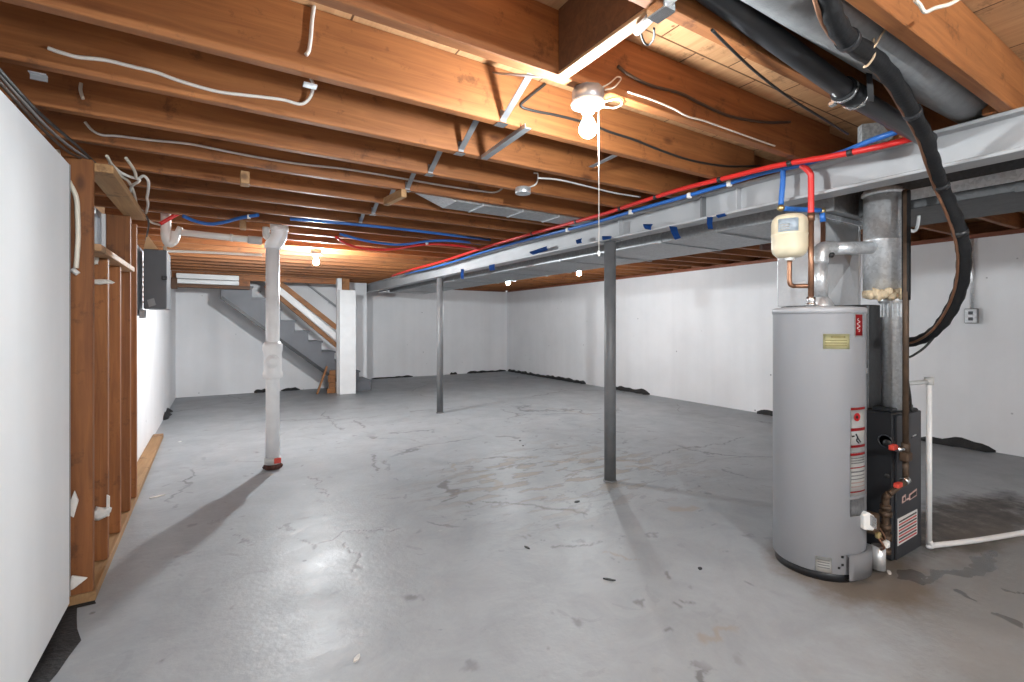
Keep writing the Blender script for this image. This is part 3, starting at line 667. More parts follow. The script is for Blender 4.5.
# ------------------------------------------------------------------ water lines (pex)
XR = 2.44
red = [P(918, 137, d=2.01), P(880, 146.5, X=XR), P(830, 156.5, X=XR), P(780, 165, X=XR), P(730, 177, X=XR), P(680, 189.5, X=XR), P(640, 202, X=XR), P(600, 215, X=XR), P(560, 226, X=XR), P(520, 237, X=XR), P(480, 249, X=XR), P(440, 262, X=XR), P(410, 270, X=XR), P(392, 276, X=XR)]
t = thing('red_water_line', 'long red plastic water line running along the top of the beam', 'pipe', red[4])
MB().tube(red, .0135, 12).build('pipe', 'pex_red', t)
m = MB()
for px in (850, 790, 722, 655, 622, 576, 534): 
    q = min(smooth(red, 10), key=lambda p: abs(px-(512+F*(p.x*C-p.y*S)/(p.x*S+p.y*C)))); m.tube([q-Vector((0, .012, 0)), q+Vector((0, .012, 0))], .0155, 12, sm=False)
m.build('pipe_clip', 'black_plastic', t)
blue = [P(908, 128, d=1.98), P(893, 133, d=2.0), P(870, 141, d=2.08), P(840, 153, X=2.535), P(800, 165, X=2.535), P(765, 172.5, X=2.535), P(730, 183, X=2.535), P(690, 195, X=2.535), P(640, 209, X=2.535), P(600, 221, X=2.535), P(560, 231.5, X=2.535), P(520, 241.5, X=2.535), P(480, 253, X=2.535), P(440, 265.5, X=2.535), P(405, 274, X=2.535)]
t = thing('blue_water_line', 'long blue plastic water line just below the red one on the beam', 'pipe', blue[5])
MB().tube(blue, .0125, 12).build('pipe', 'pex_blue', t)
m = MB()
for px in (730, 690, 633, 567): 
    q = min(smooth(blue, 10), key=lambda p: abs(px-(512+F*(p.x*C-p.y*S)/(p.x*S+p.y*C)))); m.box(q.x-.02, q.x+.006, q.y-.012, q.y+.012, q.z-.022, q.z+.012, .003)
m.build('pipe_clip', 'cable_bright', t)
def pex(pts, r, mat, label, clips=()):
    t = thing('water_line', label, 'pipe', pts[len(pts)//2]); MB().tube(pts, r, 10).build('pipe', mat, t)
    if clips:
        m = MB()
        for q in clips: m.box(q.x-.012, q.x+.012, q.y-.012, q.y+.012, q.z-.014, q.z+.018, .003)
        m.build('pipe_clip', 'cable_bright', t)
ZL = JB-.03
pex([P(336, 237, Z=ZL-.01), P(345, 243, Z=ZL-.03), P(358, 247.5, Z=ZL-.04), P(375, 249.5, Z=ZL-.05), P(395, 249, Z=ZL-.05), P(412, 246, Z=ZL-.04), P(430, 244, Z=ZL-.03), P(450, 245, Z=ZL-.03), P(468, 247, Z=ZL-.02), P(478, 249, X=XR)], .013, 'pex_red', 'sagging red plastic line crossing under joists to the beam', (P(427, 243, Z=ZL-.03),))
pex([P(340, 234, Z=ZL), P(360, 239.5, Z=ZL-.02), P(380, 243, Z=ZL-.03), P(402, 244.5, Z=ZL-.03), P(430, 241, Z=ZL-.02), P(455, 241, Z=ZL-.01), P(480, 244, X=2.47)], .012, 'pex_blue', 'sagging blue plastic line just above the sagging red one')
pex([P(160, 224, Y=4.5), P(172, 217, Y=4.5), P(181, 212, Y=4.5), P(192, 208, Y=4.5)], .014, 'pex_red', 'short bright red plastic line beside the white trap at left')
pex([P(183, 216, Z=JB-.02), P(195, 221, Z=JB-.04), P(210, 224, Z=JB-.05), P(225, 222, Z=JB-.04), P(240, 218, Z=JB-.03), P(258, 215, Z=JB-.02)], .013, 'pex_blue', 'sagging blue plastic line left of the white pipe top', (P(249, 217, Z=JB-.03),))
pex([P(290, 219, Z=JB-.015), P(340, 223, Z=JB-.015), P(400, 229, Z=JB-.015), P(450, 235, Z=JB-.015), P(490, 240, X=2.45)], .012, 'pex_blue', 'dark blue plastic line running straight under joists from pipe to beam')

# ------------------------------------------------------------------ blue tape
tape = [((602, 236), (612, 236), (611, 241), (603, 241), 'at the top of the near steel post'),
        ((643, 224), (653, 224), (651, 230), (645, 229), 'small piece right of the near post'),
        ((669, 226), (677, 227), (681, 238), (675, 240), 'hanging flap right of the near post'),
        ((707, 217), (713, 217), (713, 229), (708, 229), 'square flap below the beam stiffener'),
        ((716, 215), (725, 213), (727, 216), (718, 218), 'sliver right of the square tape flap'),
        ((576, 240), (582, 238), (582, 243), (577, 244), 'left of the pull string'),
        ((529, 252), (547, 246), (548, 250), (533, 255), 'long crumpled strip left of the pull string'),
        ((461, 269), (464, 269), (464, 279), (461, 279), 'just right of the far steel post'),
        ((489, 265), (495, 264), (495, 270), (490, 271), 'midway between the two steel posts')]
for a, b, c, d, lab in tape:
    xx = BEAM_X-hw-.006
    A, B, Cc, D = [P(*p, X=xx) for p in (a, b, c, d)]
    mid1, mid2 = (A+D)/2+Vector((-.006, 0, 0)), (B+Cc)/2+Vector((-.008, 0, 0))
    solo('masking_tape', MB().sheet([[A, B], [mid1, mid2], [D, Cc]], .002), 'tape_blue', 'blue masking tape scrap on beam edge, '+lab, 'tape', 'tape scraps on the beam')

# ------------------------------------------------------------------ white drain stack
sx, sy = .412, 4.635
t = thing('drain_stack', 'thick white painted drain pipe standing on the floor left of centre', 'pipe', (sx, sy, 0))
MB().lathe([(.055, .10), (.055, 1.95)], (sx, sy, 0), 28).build('pipe', 'pipe_white', t)
MB().lathe([(.060, .78), (.078, .79), (.080, .83), (.070, .85), (.070, 1.0), (.080, 1.03), (.080, 1.07), (.062, 1.10)], (sx, sy, 0), 28).build('cleanout_tee', 'pipe_white', t)
cd = Vector((-.1, -1, 0)).normalized()
MB().lathe([(.058, .05), (.058, .085), (.050, .09), (.036, .092), (.034, .102), (.018, .104)], (sx, sy, .935), 24, cd).build('cleanout_plug', 'pipe_white', t)
MB().lathe([(.063, .10), (.066, .10), (.066, .045), (.063, .045)], (sx, sy, 0), 24).build('collar', 'pvc_grey', t)
MB().box(sx+.005, sx+.06, sy-.072, sy-.06, .055, .10, .003).build('red_tag', 'paint_red', t)
m = MB().lathe([(.062, 0), (.066, .01), (.062, .03), (.055, .045)], (sx, sy, 0), 20)
for a in range(6): m.lump((sx+.058*math.cos(a), sy+.058*math.sin(a), .018), .020, .020, .018, a)
m.build('rusty_base', 'rust', t)
top = P(280, 232, d=4.2)
MB().tube([(sx, sy, 1.91), (sx+.004, sy, 1.94), (sx+.03, sy, 1.985), (sx+.050, sy, 2.03), (sx+.052, sy, 2.08)], .066, 24).build('offset_elbow', 'pipe_white', t)
MB().lathe([(.068, 2.07), (.073, 2.075), (.073, 2.165), (.066, 2.17)], (sx+.052, sy, 0), 28).build('top_hub', 'pipe_white', t)
MB().tube([(sx-.02, sy, 1.99), (sx-.05, sy, 2.02), (sx-.052, sy, 2.09)], .028, 16).build('side_inlet', 'pvc_grey', t)
t = thing('waste_pipe', 'cream horizontal plastic drain pipe with trap left of the white stack', 'pipe', (0, sy, 1.98))
a, b = P(178, 232, Y=sy), P(262, 241, Y=sy-.02)
MB().tube([a, b], .026, 18, sm=False).build('pipe', 'pvc', t)
MB().tube([a+(b-a)*.82, a+(b-a)*1.0], .034, 18, sm=False).build('reducer', 'pvc_grey', t)
m = MB()
q = P(167, 232, Y=sy)
m.tube([P(166, 208, Y=sy), P(166, 222, Y=sy), P(166, 236, Y=sy), P(169, 243, Y=sy), P(174, 240, Y=sy), P(176, 232, Y=sy)], .034, 16)
m.build('trap', 'pvc', t)
MB().tube([P(176, 230, Y=sy), P(181, 232, Y=sy)], .036, 16, sm=False).build('hub', 'pvc', t)
MB().tube([a+(b-a)*.60, a+(b-a)*.64], .031, 16, sm=False).build('coupling', 'pvc', t)
solo('thin_pipe', MB().tube([P(168, 251, Y=5.2), P(200, 252, Y=5.2), P(240, 254, Y=5.2), P(262, 255, Y=5.2)], .012, 8), 'pvc', 'thin cream tube under joists right of the electrical box', 'pipe')

# ------------------------------------------------------------------ stud framing on the left
def stud(y, z1, label, z0=.045, x0=-.598, x1=-.478, mat='stud_wood'):
    return solo('wall_stud', MB().box(x0, x1, y-.021, y+.021, z0, z1, .003), mat, label, 'stud', 'bare wall studs')
tpz = 1.952
stud(2.855, 1.995, 'bare brown stud nearest the camera at the drywall edge')
stud(3.205, 1.588, 'shorter brown stud, second from the drywall edge, under the pale sill board')
stud(3.575, 1.588, 'shorter brown stud, third from the drywall edge, under the pale sill board')
stud(3.955, tpz, 'tall brown stud, fourth from the drywall edge, past the window')
stud(4.235, tpz, 'tall brown stud farthest from the drywall, beside white wall')
solo('sole_plate', MB().prism([(-.598, 2.835, 0), (-.468, 2.835, 0), (-.505, 6.55, 0), (-.598, 6.55, 0)], (0, 0, .043), .003), 'plate_wood', 'rough bottom plate board on floor under the bare studs', 'board')
solo('top_plate', MB().box(-.515, -.412, 2.882, 4.08, 1.955, 1.995, .003), 'plate_wood', 'wide top plate board lying over the bare studs', 'board')
solo('sill_board', MB().box(-.598, -.455, 2.88, 3.932, 1.59, 1.622, .003), 'pale_wood_y', 'pale horizontal sill board between studs under the window', 'board')
# drywall leftovers
for (a, lab, s_) in ((((66, 512), (75, 490), (79, 500), (74, 517)), 'torn white drywall scrap stuck low on the nearest stud', 1),
                 (((69, 590), (72, 575), (88, 577), (74, 588)), 'torn white drywall corner at the foot of the nearest stud', 2)):
    q = [P(*p, Y=2.828) for p in a]; solo('drywall_scrap', MB().prism(q, (0, -.012, 0), .002), 'plaster', lab, 'drywall scrap')
q = P(101, 513, Y=3.17); solo('plaster_lump', MB().lump(q, .035, .018, .03, 3, .4), 'plaster', 'white plaster clump stuck to the second stud near floor', 'plaster')
q = P(108, 506, Y=3.18); solo('drywall_scrap', MB().prism([q+Vector((-.006, 0, -.05)), q+Vector((.006, 0, -.05)), q+Vector((.008, 0, .05)), q+Vector((-.004, 0, .06))], (0, -.01, 0)), 'plaster', 'narrow torn white strip standing on the second stud edge', 'drywall scrap')
q = P(93, 260, Y=3.16); solo('plaster_lump', MB().lump(q, .02, .015, .035, 5, .4), 'foam', 'white foam blob under the pale sill board', 'foam')
q = P(100, 282, Y=3.17); solo('plaster_lump', MB().lump(q, .05, .012, .012, 6, .4), 'foam', 'thin white foam smear on second stud, below the sill board', 'foam')
# drywall corner edge bead
solo('corner_bead', MB().box(-.556, -.547, 2.801, 2.807, .06, 1.95), 'box_plate', 'thin grey metal edge strip down the cut drywall end', 'edge strip')
# wires on the left
cable([P(x, y, Y=2.825) for x, y in ((57, 150), (61, 168), (69, 182), (76, 197), (77.5, 215), (78, 235), (77, 255), (76, 268))], .010, 'cable_white', 'white cable hanging down the face of the nearest stud')
solo('cable_stub', MB().tube([P(72, 269, Y=2.825), P(78, 274, Y=2.825)], .011, 8), 'plaster', 'frayed white sleeve at the end of the stud cable', 'cable')
X_ = -.53
cable([(-.545, .7, 1.985), (-.54, 1.5, 1.99), (-.53, 2.2, 1.985), (-.50, 2.7, 2.003), (-.47, 3.2, 2.004), (-.44, 3.8, 2.003), (-.42, 4.3, 2.0), P(146, 240, d=3.85)], .006, 'cable_black', 'black cable along top of drywall and plate, outermost of bundle')
cable([(-.555, .7, 1.965), (-.55, 1.5, 1.97), (-.545, 2.3, 1.965), (-.54, 2.72, 1.985), (-.50, 3.0, 2.003), (-.49, 3.8, 2.004), (-.44, 4.35, 2.01)], .006, 'cable_brown', 'brown cable along top of drywall, lowest of bundle')
cable([(-.56, .7, 2.005), (-.56, 1.5, 2.01), (-.555, 2.3, 2.0), (-.54, 2.72, 2.012), (-.475, 3.1, 2.015), (-.455, 3.5, 2.006), (-.45, 4.2, 2.004)], .006, 'cable_grey', 'grey cable along top of drywall, highest of bundle')
cable([P(107, 156, d=2.30), P(112, 165, d=2.38), P(120, 175, d=2.5), P(129, 182, d=2.62), P(134, 193, d=2.78), P(137, 205, d=3.0), P(143, 214, d=3.3), P(151, 222, d=3.55), P(160, 225, d=3.75)], .0075, 'cable_white', 'white cable dropping from joists to electrical box, longest loop')
cable([P(110, 163, d=2.36), P(120, 172, d=2.48), P(131, 177, d=2.55), P(139, 179, d=2.6), P(138, 182, d=2.62), P(132, 186, d=2.66), P(130, 194, d=2.76), P(134, 203, d=2.95), P(141, 210, d=3.2), P(146, 217, d=3.4)], .0075, 'cable_bright', 'white cable curling over near the trap, inner loop')
cable([P(126, 158, d=2.36), P(131, 165, d=2.42), P(135, 172, d=2.5), P(136, 178, d=2.56)], .0075, 'cable_white', 'white cable hanging from a joist above the inner loop')
cable([P(138, 179, d=2.63), P(144, 176, d=2.62), P(148.5, 182, d=2.66), P(148, 192, d=2.76), P(147, 198, d=2.84), P(148, 204, d=2.95), P(146, 213, d=3.15)], .0075, 'cable_bright', 'wavy white cable right of the others near electrical box')

# electrical panel
ey = 4.70
t = thing('electrical_panel', 'dark grey electrical box on the left wall beyond the studs', 'electrical box', (-.5, ey, 1.33))
pa = P(144, 249, Y=ey); pb = P(167, 309, Y=ey); pc = P(135, 241, Y=ey-.25)
MB().box(-.598, -.515, ey-.22, ey+.20, P(140, 315, d=3.5).z, P(140, 241, d=3.5).z, .004).build('back_box', 'box_blue_grey', t)
MB().box(pa.x-.002, pb.x, ey-.02, ey+.35, pb.z, pa.z, .005).build('enclosure', 'box_grey', t)
q = P(164, 278, Y=ey-.022); MB().box(q.x-.012, q.x+.022, ey-.05, ey-.02, q.z-.016, q.z+.014, .004).build('latch', 'black_plastic', t)
q = [P(*p, Y=ey-.022) for p in ((147, 300), (154, 298), (156, 305), (149, 307))]; MB().prism(q, (0, -.002, 0)).build('paper_sticker', 'box_plate', t, )
m = MB()
for k in range(9):
    q = P(143.2, 262+k*5, Y=ey-.03); m.box(q.x-.003, q.x+.003, q.y-.004, q.y, q.z-.008, q.z+.008)
m.build('hinge_knuckle', 'chrome', t)
q = P(144, 315, Y=ey); MB().box(q.x-.02, q.x+.015, ey-.1, ey, q.z-.025, q.z+.04).build('bottom_fitting', 'box_plate', t)
q = [P(*p, Y=ey+.02) for p in ((143.5, 249), (147, 234), (158, 249))]
solo('insulation_flap', MB().prism(q, (0, .012, 0)), 'paper_tan', 'tan paper flap standing above the electrical box', 'insulation')
q = [P(*p, Y=ey+.1) for p in ((163, 247), (166, 244), (168.5, 256), (169, 261), (164, 256))]
solo('insulation_flap', MB().prism(q, (0, .015, 0)), 'foam', 'pale torn foam scrap beside top right of electrical box', 'insulation')
q = P(137, 325, Y=4.75); ob = thing('outlet_box', 'small metal outlet box on the left wall below the electrical box', 'outlet', (-.598, q.y, q.z-.05))
MB().box(-.598, -.555, q.y-.035, q.y+.035, q.z-.05, q.z+.05, .004).build('box', 'box_plate', ob)
MB().box(-.555, -.550, q.y-.04, q.y+.04, q.z-.056, q.z+.056, .002).build('cover', 'galvanized', ob)

# ------------------------------------------------------------------ stairs
ys0, ys1 = 9.19, 9.90; rise, run, xb = .19, .222, 2.50; nst = 11
t = thing('staircase', 'grey painted wooden open staircase rising to the left along the back wall', 'stairs', (1.3, ys0, 0))
def zig():
    pts = [(xb, 0.)]
    for i in range(nst):
        pts += [(xb-run*i, rise*(i+1)-.03), (xb-run*(i+1), rise*(i+1)-.03)]
    xe = xb-run*nst; ze = rise*nst-.03
    pts += [(xe, ze-.36), (xb-.36, 0.)]
    return pts
for y in (ys0, ys1-.04):
    MB().prism([(x, y, z) for x, z in zig()], (0, .04, 0)).build('stringer', 'stair_grey', t)
for i in range(nst):
    x1_ = xb-run*i; MB().box(x1_-run-.001, x1_+.022, ys0-.012, ys1, rise*(i+1)-.03, rise*(i+1), .004).build('tread', 'stair_grey', t)
for i in range(nst):
    x1_ = xb-run*i; MB().box(x1_-.012, x1_, ys0+.04, ys1-.04, rise*i, rise*(i+1)-.03).build('riser', 'white_paint', t)
# black lower edge trim of the front stringer
MB().bar((xb-.37, ys0-.006, .01), (xb-run*nst+.0, ys0-.006, rise*nst-.39+.0), .014, .05, (0, 0, 1)).build('lower_edge_trim', 'black_enamel', t)
q0, q1 = P(327, 366, Y=ys0-.03), P(317, 388, Y=ys0-.03)
MB().bar((q0.x, ys0-.03, q0.z), (q1.x, ys0-.03, .0), .03, .05, (0, 1, 0)).build('leg', 'stair_wood', t)
for z0_, z1_, w_ in ((0, .09, .10), (.09, .20, .07), (.20, .33, .085), (.33, .42, .06)):
    MB().box(1.80-w_, 1.845, ys0-.05, ys0-.014, z0_, z1_-.004, .003).build('wood_cleat', 'stair_wood', t)
def rail(p, q, y, h, mat, name='guard_rail', w=.035):
    a, b = P(*p, Y=y), P(*q, Y=y); d = (b-a); MB().bar(a-d*.18, b, w, h, (0, 0, 1), .003).build(name, mat, t)
rail((277, 281), (337, 328), ys0-.05, .085, 'stair_wood')
rail((277, 295), (337, 346), ys0-.05, .075, 'stair_wood')
rail((277, 288), (337, 337.5), ys0-.02, .11, 'white_paint', 'guard_board', .02)
a, b = P(298, 277, Y=YW-.06), P(337, 307, Y=YW-.06)
hr = thing('handrail', 'thin grey handrail on the white wall behind the stairs', 'handrail', b)
MB().tube([a+(a-b)*.4, b+(b-a)*.3], .02, 10, sm=False).build('rail', 'beam_grey', hr)
m = MB()
for f_ in (.15, .8):
    q = a+(b-a)*f_; m.tube([q, (q.x, YW-.001, q.z-.03)], .009, 8, sm=False)
m.build('wall_bracket', 'beam_grey', hr)
# boxed post at the stair foot
t = thing('boxed_post', 'white boxed post standing at the foot of the stairs', 'post', (2.0, 9.0, 0))
MB().box(1.862, 2.145, 8.88, 9.0, 0, 1.87, .004).build('front_panel', 'white_paint', t)
MB().box(1.85, 1.925, 9.0, 9.115, 0, JB-.003, .003).build('side_panel', 'white_paint', t)
MB().box(1.935, 2.06, 9.0, 9.10, 0, JB-.003, .003).build('wood_core', 'stair_wood', t)
MB().box(2.13, 2.155, 9.01, 9.14, 0, .45, .003).build('skirt', 'stair_grey', t)
# header in front of the stair opening, with strip light
hd = thing('stair_header', 'layered brown header boards over the top of the stairs', 'beam', (-.1, 9.08, 1.84))
MB().box(-.598, .47, 9.05, 9.13, 1.83, 1.885, .003).build('lower_board', 'dark_wood', hd)
MB().box(-.598, 1.84, 9.085, 9.13, 1.98, 2.06, .003).build('upper_board', 'joist_wood', hd)
MB().box(-.598, .47, 9.085, 9.13, 1.885, 1.98, .003).build('middle_board', 'joist_wood', hd)
MB().box(-.598, 1.84, 9.06, 9.13, 2.06, JB-.003, .003).build('top_board', 'joist_wood', hd)
MB().box(-.598, -.52, 8.95, 9.05, 1.80, 1.97, .003).build('end_block', 'dark_wood', hd)
fx0, fx1 = P(176, 280, Y=9.0).x, P(239, 280, Y=9.0).x
fl = thing('strip_light', 'unlit white fluorescent strip light on header above the stair side', 'lamp', ((fx0+fx1)/2, 9.0, 1.89))
MB().box(fx0, fx1, 8.99, 9.049, 1.965, 2.045, .008).build('housing', 'white_paint', fl)
MB().box(fx0, fx1, 8.97, 9.049, 1.887, 1.955, .012, seg=2).build('diffuser', 'white_paint', fl)
MB().box(fx0+.01, fx1-.01, 9.01, 9.049, 1.953, 1.967).build('slot', 'ink_black', fl)
# band joists (deep orange stack) seen above the header
# ------------------------------------------------------------------ water heater
hx, hy, hr_ = 2.685, 1.30, .208
HT = 1.335
def heater_pt(px, py_or_z, r=hr_, z=None):
    l = (px-512)/F; dx, dy = S+l*C, C-l*S
    a = dx*dx+dy*dy; b = -2*(dx*hx+dy*hy); c = hx*hx+hy*hy-r*r; D = b*b-4*a*c
    d = (-b-math.sqrt(max(D, 0)))/(2*a)
    zz = z if z is not None else EYE+d*(HY-py_or_z)/F
    return Vector((d*dx, d*dy, zz)), math.atan2(d*dy-hy, d*dx-hx)
def patch(px0, px1, py0, py1, r, n=8, z0=None, z1=None):
    _, a0 = heater_pt(px0, py0); _, a1 = heater_pt(px1, py0)
    pm = (px0+px1)/2
    za = z0 if z0 is not None else heater_pt(pm, py1)[0].z; zb = z1 if z1 is not None else heater_pt(pm, py0)[0].z
    g = [[(hx+r*math.cos(a0+(a1-a0)*j/n), hy+r*math.sin(a0+(a1-a0)*j/n), z) for j in range(n+1)] for z in (za, (za+zb)/2, zb)]
    return MB().sheet(g, .0008)
t = thing('water_heater', 'tall grey cylindrical gas water heater at right front', 'water heater', (hx, hy, 0))
WH = t
MB().lathe([(hr_-.004, .042), (hr_-.001, .046), (hr_-.001, HT-.028), (hr_, HT-.022)], (hx, hy, 0), 64).build('body', 'heater_grey', t)
MB().lathe([(hr_+.003, HT-.030), (hr_+.003, HT-.006), (hr_-.006, HT), (hr_*.75, HT+.006), (.01, HT+.012)], (hx, hy, 0), 64).build('top_cap', 'heater_trim', t)
MB().lathe([(hr_-.012, 0), (hr_-.012, .046)], (hx, hy, 0), 48).build('base', 'black_enamel', t)
R1 = hr_+.0006
yl = patch(823, 849.5, 334, 349, R1).build('yellow_label', 'label_yellow', t); yl['label'] = 'pale yellow paper notice'
patch(831, 845, 336, 338, R1+.001).build('print_line', 'label_ochre', yl)
for y in (340, 342.5, 345): patch(825, 847, y, y+1, R1+.001).build('print_line', 'label_ochre', yl)
rl = patch(854.6, 862.5, 312.5, 337, R1).build('brand_label', 'label_white', t)
patch(855.3, 862.1, 314.6, 335.6, R1+.001).build('red_field', 'label_red', rl)
sq = []
for k in range(25):
    v = k/24; q, _ = heater_pt(858.6+1.6*math.sin(v*6*math.pi)*(1-.3*v), 331.5-13*v, R1+.002); sq.append(q)
MB().tube(sq, .0012, 5, k=2).build('white_script', 'label_white', rl)
wl_ = patch(850.5, 864.6, 407.5, 452, R1).build('warning_label', 'label_white', t)
for (c, d) in ((407.5, 410), (428, 431), (445, 447.5)): patch(850.5, 864.6, c, d, R1+.001).build('red_band', 'label_red', wl_)
m = MB()
_, aa = heater_pt(856.5, 417); zz = heater_pt(856.5, 417)[0].z
ctr = Vector((hx+(R1+.002)*math.cos(aa), hy+(R1+.002)*math.sin(aa), zz)); nn = Vector((math.cos(aa), math.sin(aa), 0))
MB().lathe([(.020, 0), (.020, .0015), (.014, .0015), (.014, 0)], ctr, 20, nn).build('prohibition_sign', 'label_red', wl_)
MB().lathe([(.004, 0), (.008, .001), (.002, .0012)], ctr, 10, nn).build('figure_mark', 'ink_black', wl_)
for pts in (((852.2, 436.5), (854.2, 436.2)), ((856, 434), (857.5, 437.5), (856.5, 440.5)), ((857.5, 437.5), (860.5, 442)), ((856.5, 440.5), (858.8, 443))):
    MB().tube([heater_pt(a, b, R1+.002)[0] for a, b in pts], .0035, 6, k=3).build('figure_mark', 'ink_black', wl_)
w2 = patch(850, 864.6, 453, 496, R1).build('warning_label', 'label_white', t)
for (c, d, mm) in ((453, 455.5, 'label_red'), (467, 468.2, 'label_red'), (491, 492.3, 'label_red'), (457.5, 458.5, 'label_grey_print'), (460, 461, 'label_grey_print'), (462.5, 463.5, 'label_grey_print'), (471, 472.5, 'label_grey_print'), (475, 476, 'label_grey_print'), (478.5, 479.5, 'label_grey_print'), (482, 483, 'label_pink'), (486, 487, 'label_pink')):
    patch(851 if mm != 'label_red' else 850, 864 if mm != 'label_red' else 864.6, c, d, R1+.001).build('print_line', mm, w2)
patch(850, 864, 499, 516, R1).build('rating_plate', 'label_grey_print', t)
sl = patch(815.5, 831.5, 557, 572, R1).build('white_sticker', 'label_white', t)
for y in (559.5, 562, 564.5, 567): patch(817.5, 829.5, y, y+1, R1+.001).build('print_line', 'label_grey_print', sl)
# burner access cover
def cover(a0, a1, z0, z1, r0, r1, n=10):
    m = MB(); g = []
    prof = [(r0, z0), (r1, z0+.004), (r1, z1-.004), (r0, z1)]
    for r, z in prof: g.append([(hx+r*math.cos(a0+(a1-a0)*j/n), hy+r*math.sin(a0+(a1-a0)*j/n), z) for j in range(n+1)])
    return m.sheet(g, .002)
_, ca = heater_pt(846, 560); _, cb = heater_pt(866.6, 560)
zc0, zc1 = .022, .140
cover(ca, cb+.35, zc0, zc1, hr_+.001, hr_+.022).build('burner_cover', 'heater_trim', t)
q = Vector((2.815, 1.075, 0))
MB().lathe([(.030, .022), (.030, .138), (.022, .138)], (2.835, 1.085, 0), 18).build('burner_tube_cover', 'bright_sheet', t)
for px, py in ((839, 568), (842.5, 557), (842.5, 565)): patch(px-1.3, px+1.3, py-1.2, py+1.2, R1).build('vent_slot', 'ink_black', t)
# gas valve
gv = Vector((2.812, 1.085, 0))
vz = P(872, 522, d=2.41).z
g_ = MB().box(gv.x-.045, gv.x+.012, gv.y-.012, gv.y+.06, vz-.05, vz+.05, .008).build('gas_valve', 'gas_pipe_brown', t)
MB().prism([P(863.5, 515, d=2.31), P(869, 512.5, d=2.31), P(875, 516.5, d=2.31), P(876.5, 525, d=2.31), P(874, 531, d=2.31), P(864, 530, d=2.31)], (.014, .030, 0), .004).build('valve_dial', 'label_white', g_)
for k in range(4):
    a = P(872+k*1.3, 515.5+k*1.0, d=2.305); MB().box(a.x-.002, a.x+.002, a.y-.003, a.y+.03, a.z-.05, a.z).build('cooling_fin', 'chrome', g_)
MB().box(gv.x-.05, gv.x-.02, gv.y-.03, gv.y-.01, vz-.06, vz-.03, .005).build('pilot_knob', 'brass', g_)
m = MB().tube([gv+Vector((-.03, -.01, vz-.05)), gv+Vector((-.02, -.04, vz-.10)), gv+Vector((.0, -.02, .13))], .005, 8)
m.tube([gv+Vector((-.01, 0, vz-.05)), gv+Vector((.03, -.03, vz-.10)), gv+Vector((.02, -.01, .13))], .005, 8)
m.tube([gv+Vector((.03, .0, vz-.03)), gv+Vector((.045, -.02, vz-.08)), gv+Vector((.02, -.01, .13))], .0035, 8)
m.build('burner_line', 'copper', t)
MB().box(gv.x-.018, gv.x+.012, gv.y-.055, gv.y-.03, .15, .185, .006).build('igniter', 'label_white', t)
# vent hood on top
MB().lathe([(.062, HT+.010), (.062, HT+.014), (.040, HT+.055), (.036, HT+.06)], (hx+.005, hy-.01, 0), 28).build('draft_hood', 'galvanized', t)
m = MB()
for k in range(3):
    a = 2.1*k+.5; m.box(hx+.005+.055*math.cos(a)-.004, hx+.005+.055*math.cos(a)+.004, hy-.01+.055*math.sin(a)-.004, hy-.01+.055*math.sin(a)+.004, HT+.004, HT+.016)
m.build('hood_leg', 'galvanized', t)
# flue from heater to the big vent
vx, vy = hx+.005, hy-.01
FX, FY = 3.10, 1.167
fz = 1.645
t = thing('heater_flue_pipe', 'thin galvanized flue elbowing from heater top into the fat vent pipe', 'flue pipe', (vx, vy, HT))
MB().lathe([(.034, HT+.058), (.034, fz-.06)], (vx, vy, 0), 24).build('riser', 'galvanized', t)
dv = Vector((FX-vx, FY-vy, 0)).normalized()
MB().tube([Vector((vx, vy, fz-.07)), Vector((vx, vy, fz-.03)), Vector((vx, vy, fz-.005))+dv*.012, Vector((vx, vy, fz+.004))+dv*.04, Vector((vx, vy, fz+.006))+dv*.08], .0385, 22).build('elbow', 'galvanized', t)
MB().tube([Vector((vx, vy, fz+.006))+dv*.07, Vector((FX, FY, fz+.022))-dv*.08], .034, 22, sm=False).build('horizontal_run', 'galvanized', t)
m = MB().lathe([(.0365, fz-.075), (.0375, fz-.07), (.0365, fz-.065)], (vx, vy, 0), 22); m.build('crimp_ring', 'galvanized', t)
MB().lathe([(.014, 0), (.014, .02), (.01, .024)], Vector((vx, vy, fz-.02))+Vector((.03, -.028, -.01)), 12, (.7, -.7, -.2)).build('test_cap', 'black_plastic', t)

# ------------------------------------------------------------------ hot / cold connections and expansion tank
hot = P(811, 300, d=2.41); cold = P(823, 240, d=2.62)
def zof(py, d): return EYE+d*(HY-py)/F
t = thing('hot_supply_pipe', 'copper pipe with red plastic top rising from the heater', 'pipe', (hot.x, hot.y, HT))
MB().lathe([(.0135, HT+.012), (.0135, zof(216, 2.41))], (hot.x, hot.y, 0), 16).build('copper_riser', 'copper', t)
MB().lathe([(.024, HT+.009), (.024, HT+.02), (.018, HT+.022), (.021, HT+.028), (.021, HT+.05), (.016, HT+.055)], (hot.x, hot.y, 0), 18).build('dielectric_union', 'chrome', t)
MB().tube([(hot.x, hot.y, zof(217, 2.41)), (hot.x, hot.y, zof(180, 2.41)), P(810, 173, d=2.41), P(804, 167, d=2.43), P(797, 163, d=2.47)], .0145, 12).build('red_drop', 'pex_red', t)
m = MB(); a = P(811, 217, d=2.41); m.tube([a-Vector((0, 0, .02)), a+Vector((0, 0, .02))], .017, 12, sm=False)
m.build('crimp_ring', 'copper', t)
q = P(795, 162, d=2.48); MB().box(q.x-.02, q.x+.02, q.y-.03, q.y+.03, q.z-.015, q.z+.015, .004).build('red_tee', 'pex_red', t)
t = thing('cold_supply_pipe', 'blue plastic drop and short copper pipe feeding the heater', 'pipe', (cold.x, cold.y, HT))
MB().lathe([(.012, HT+.01), (.012, zof(221, 2.62))], (cold.x, cold.y, 0), 16).build('copper_riser', 'copper', t)
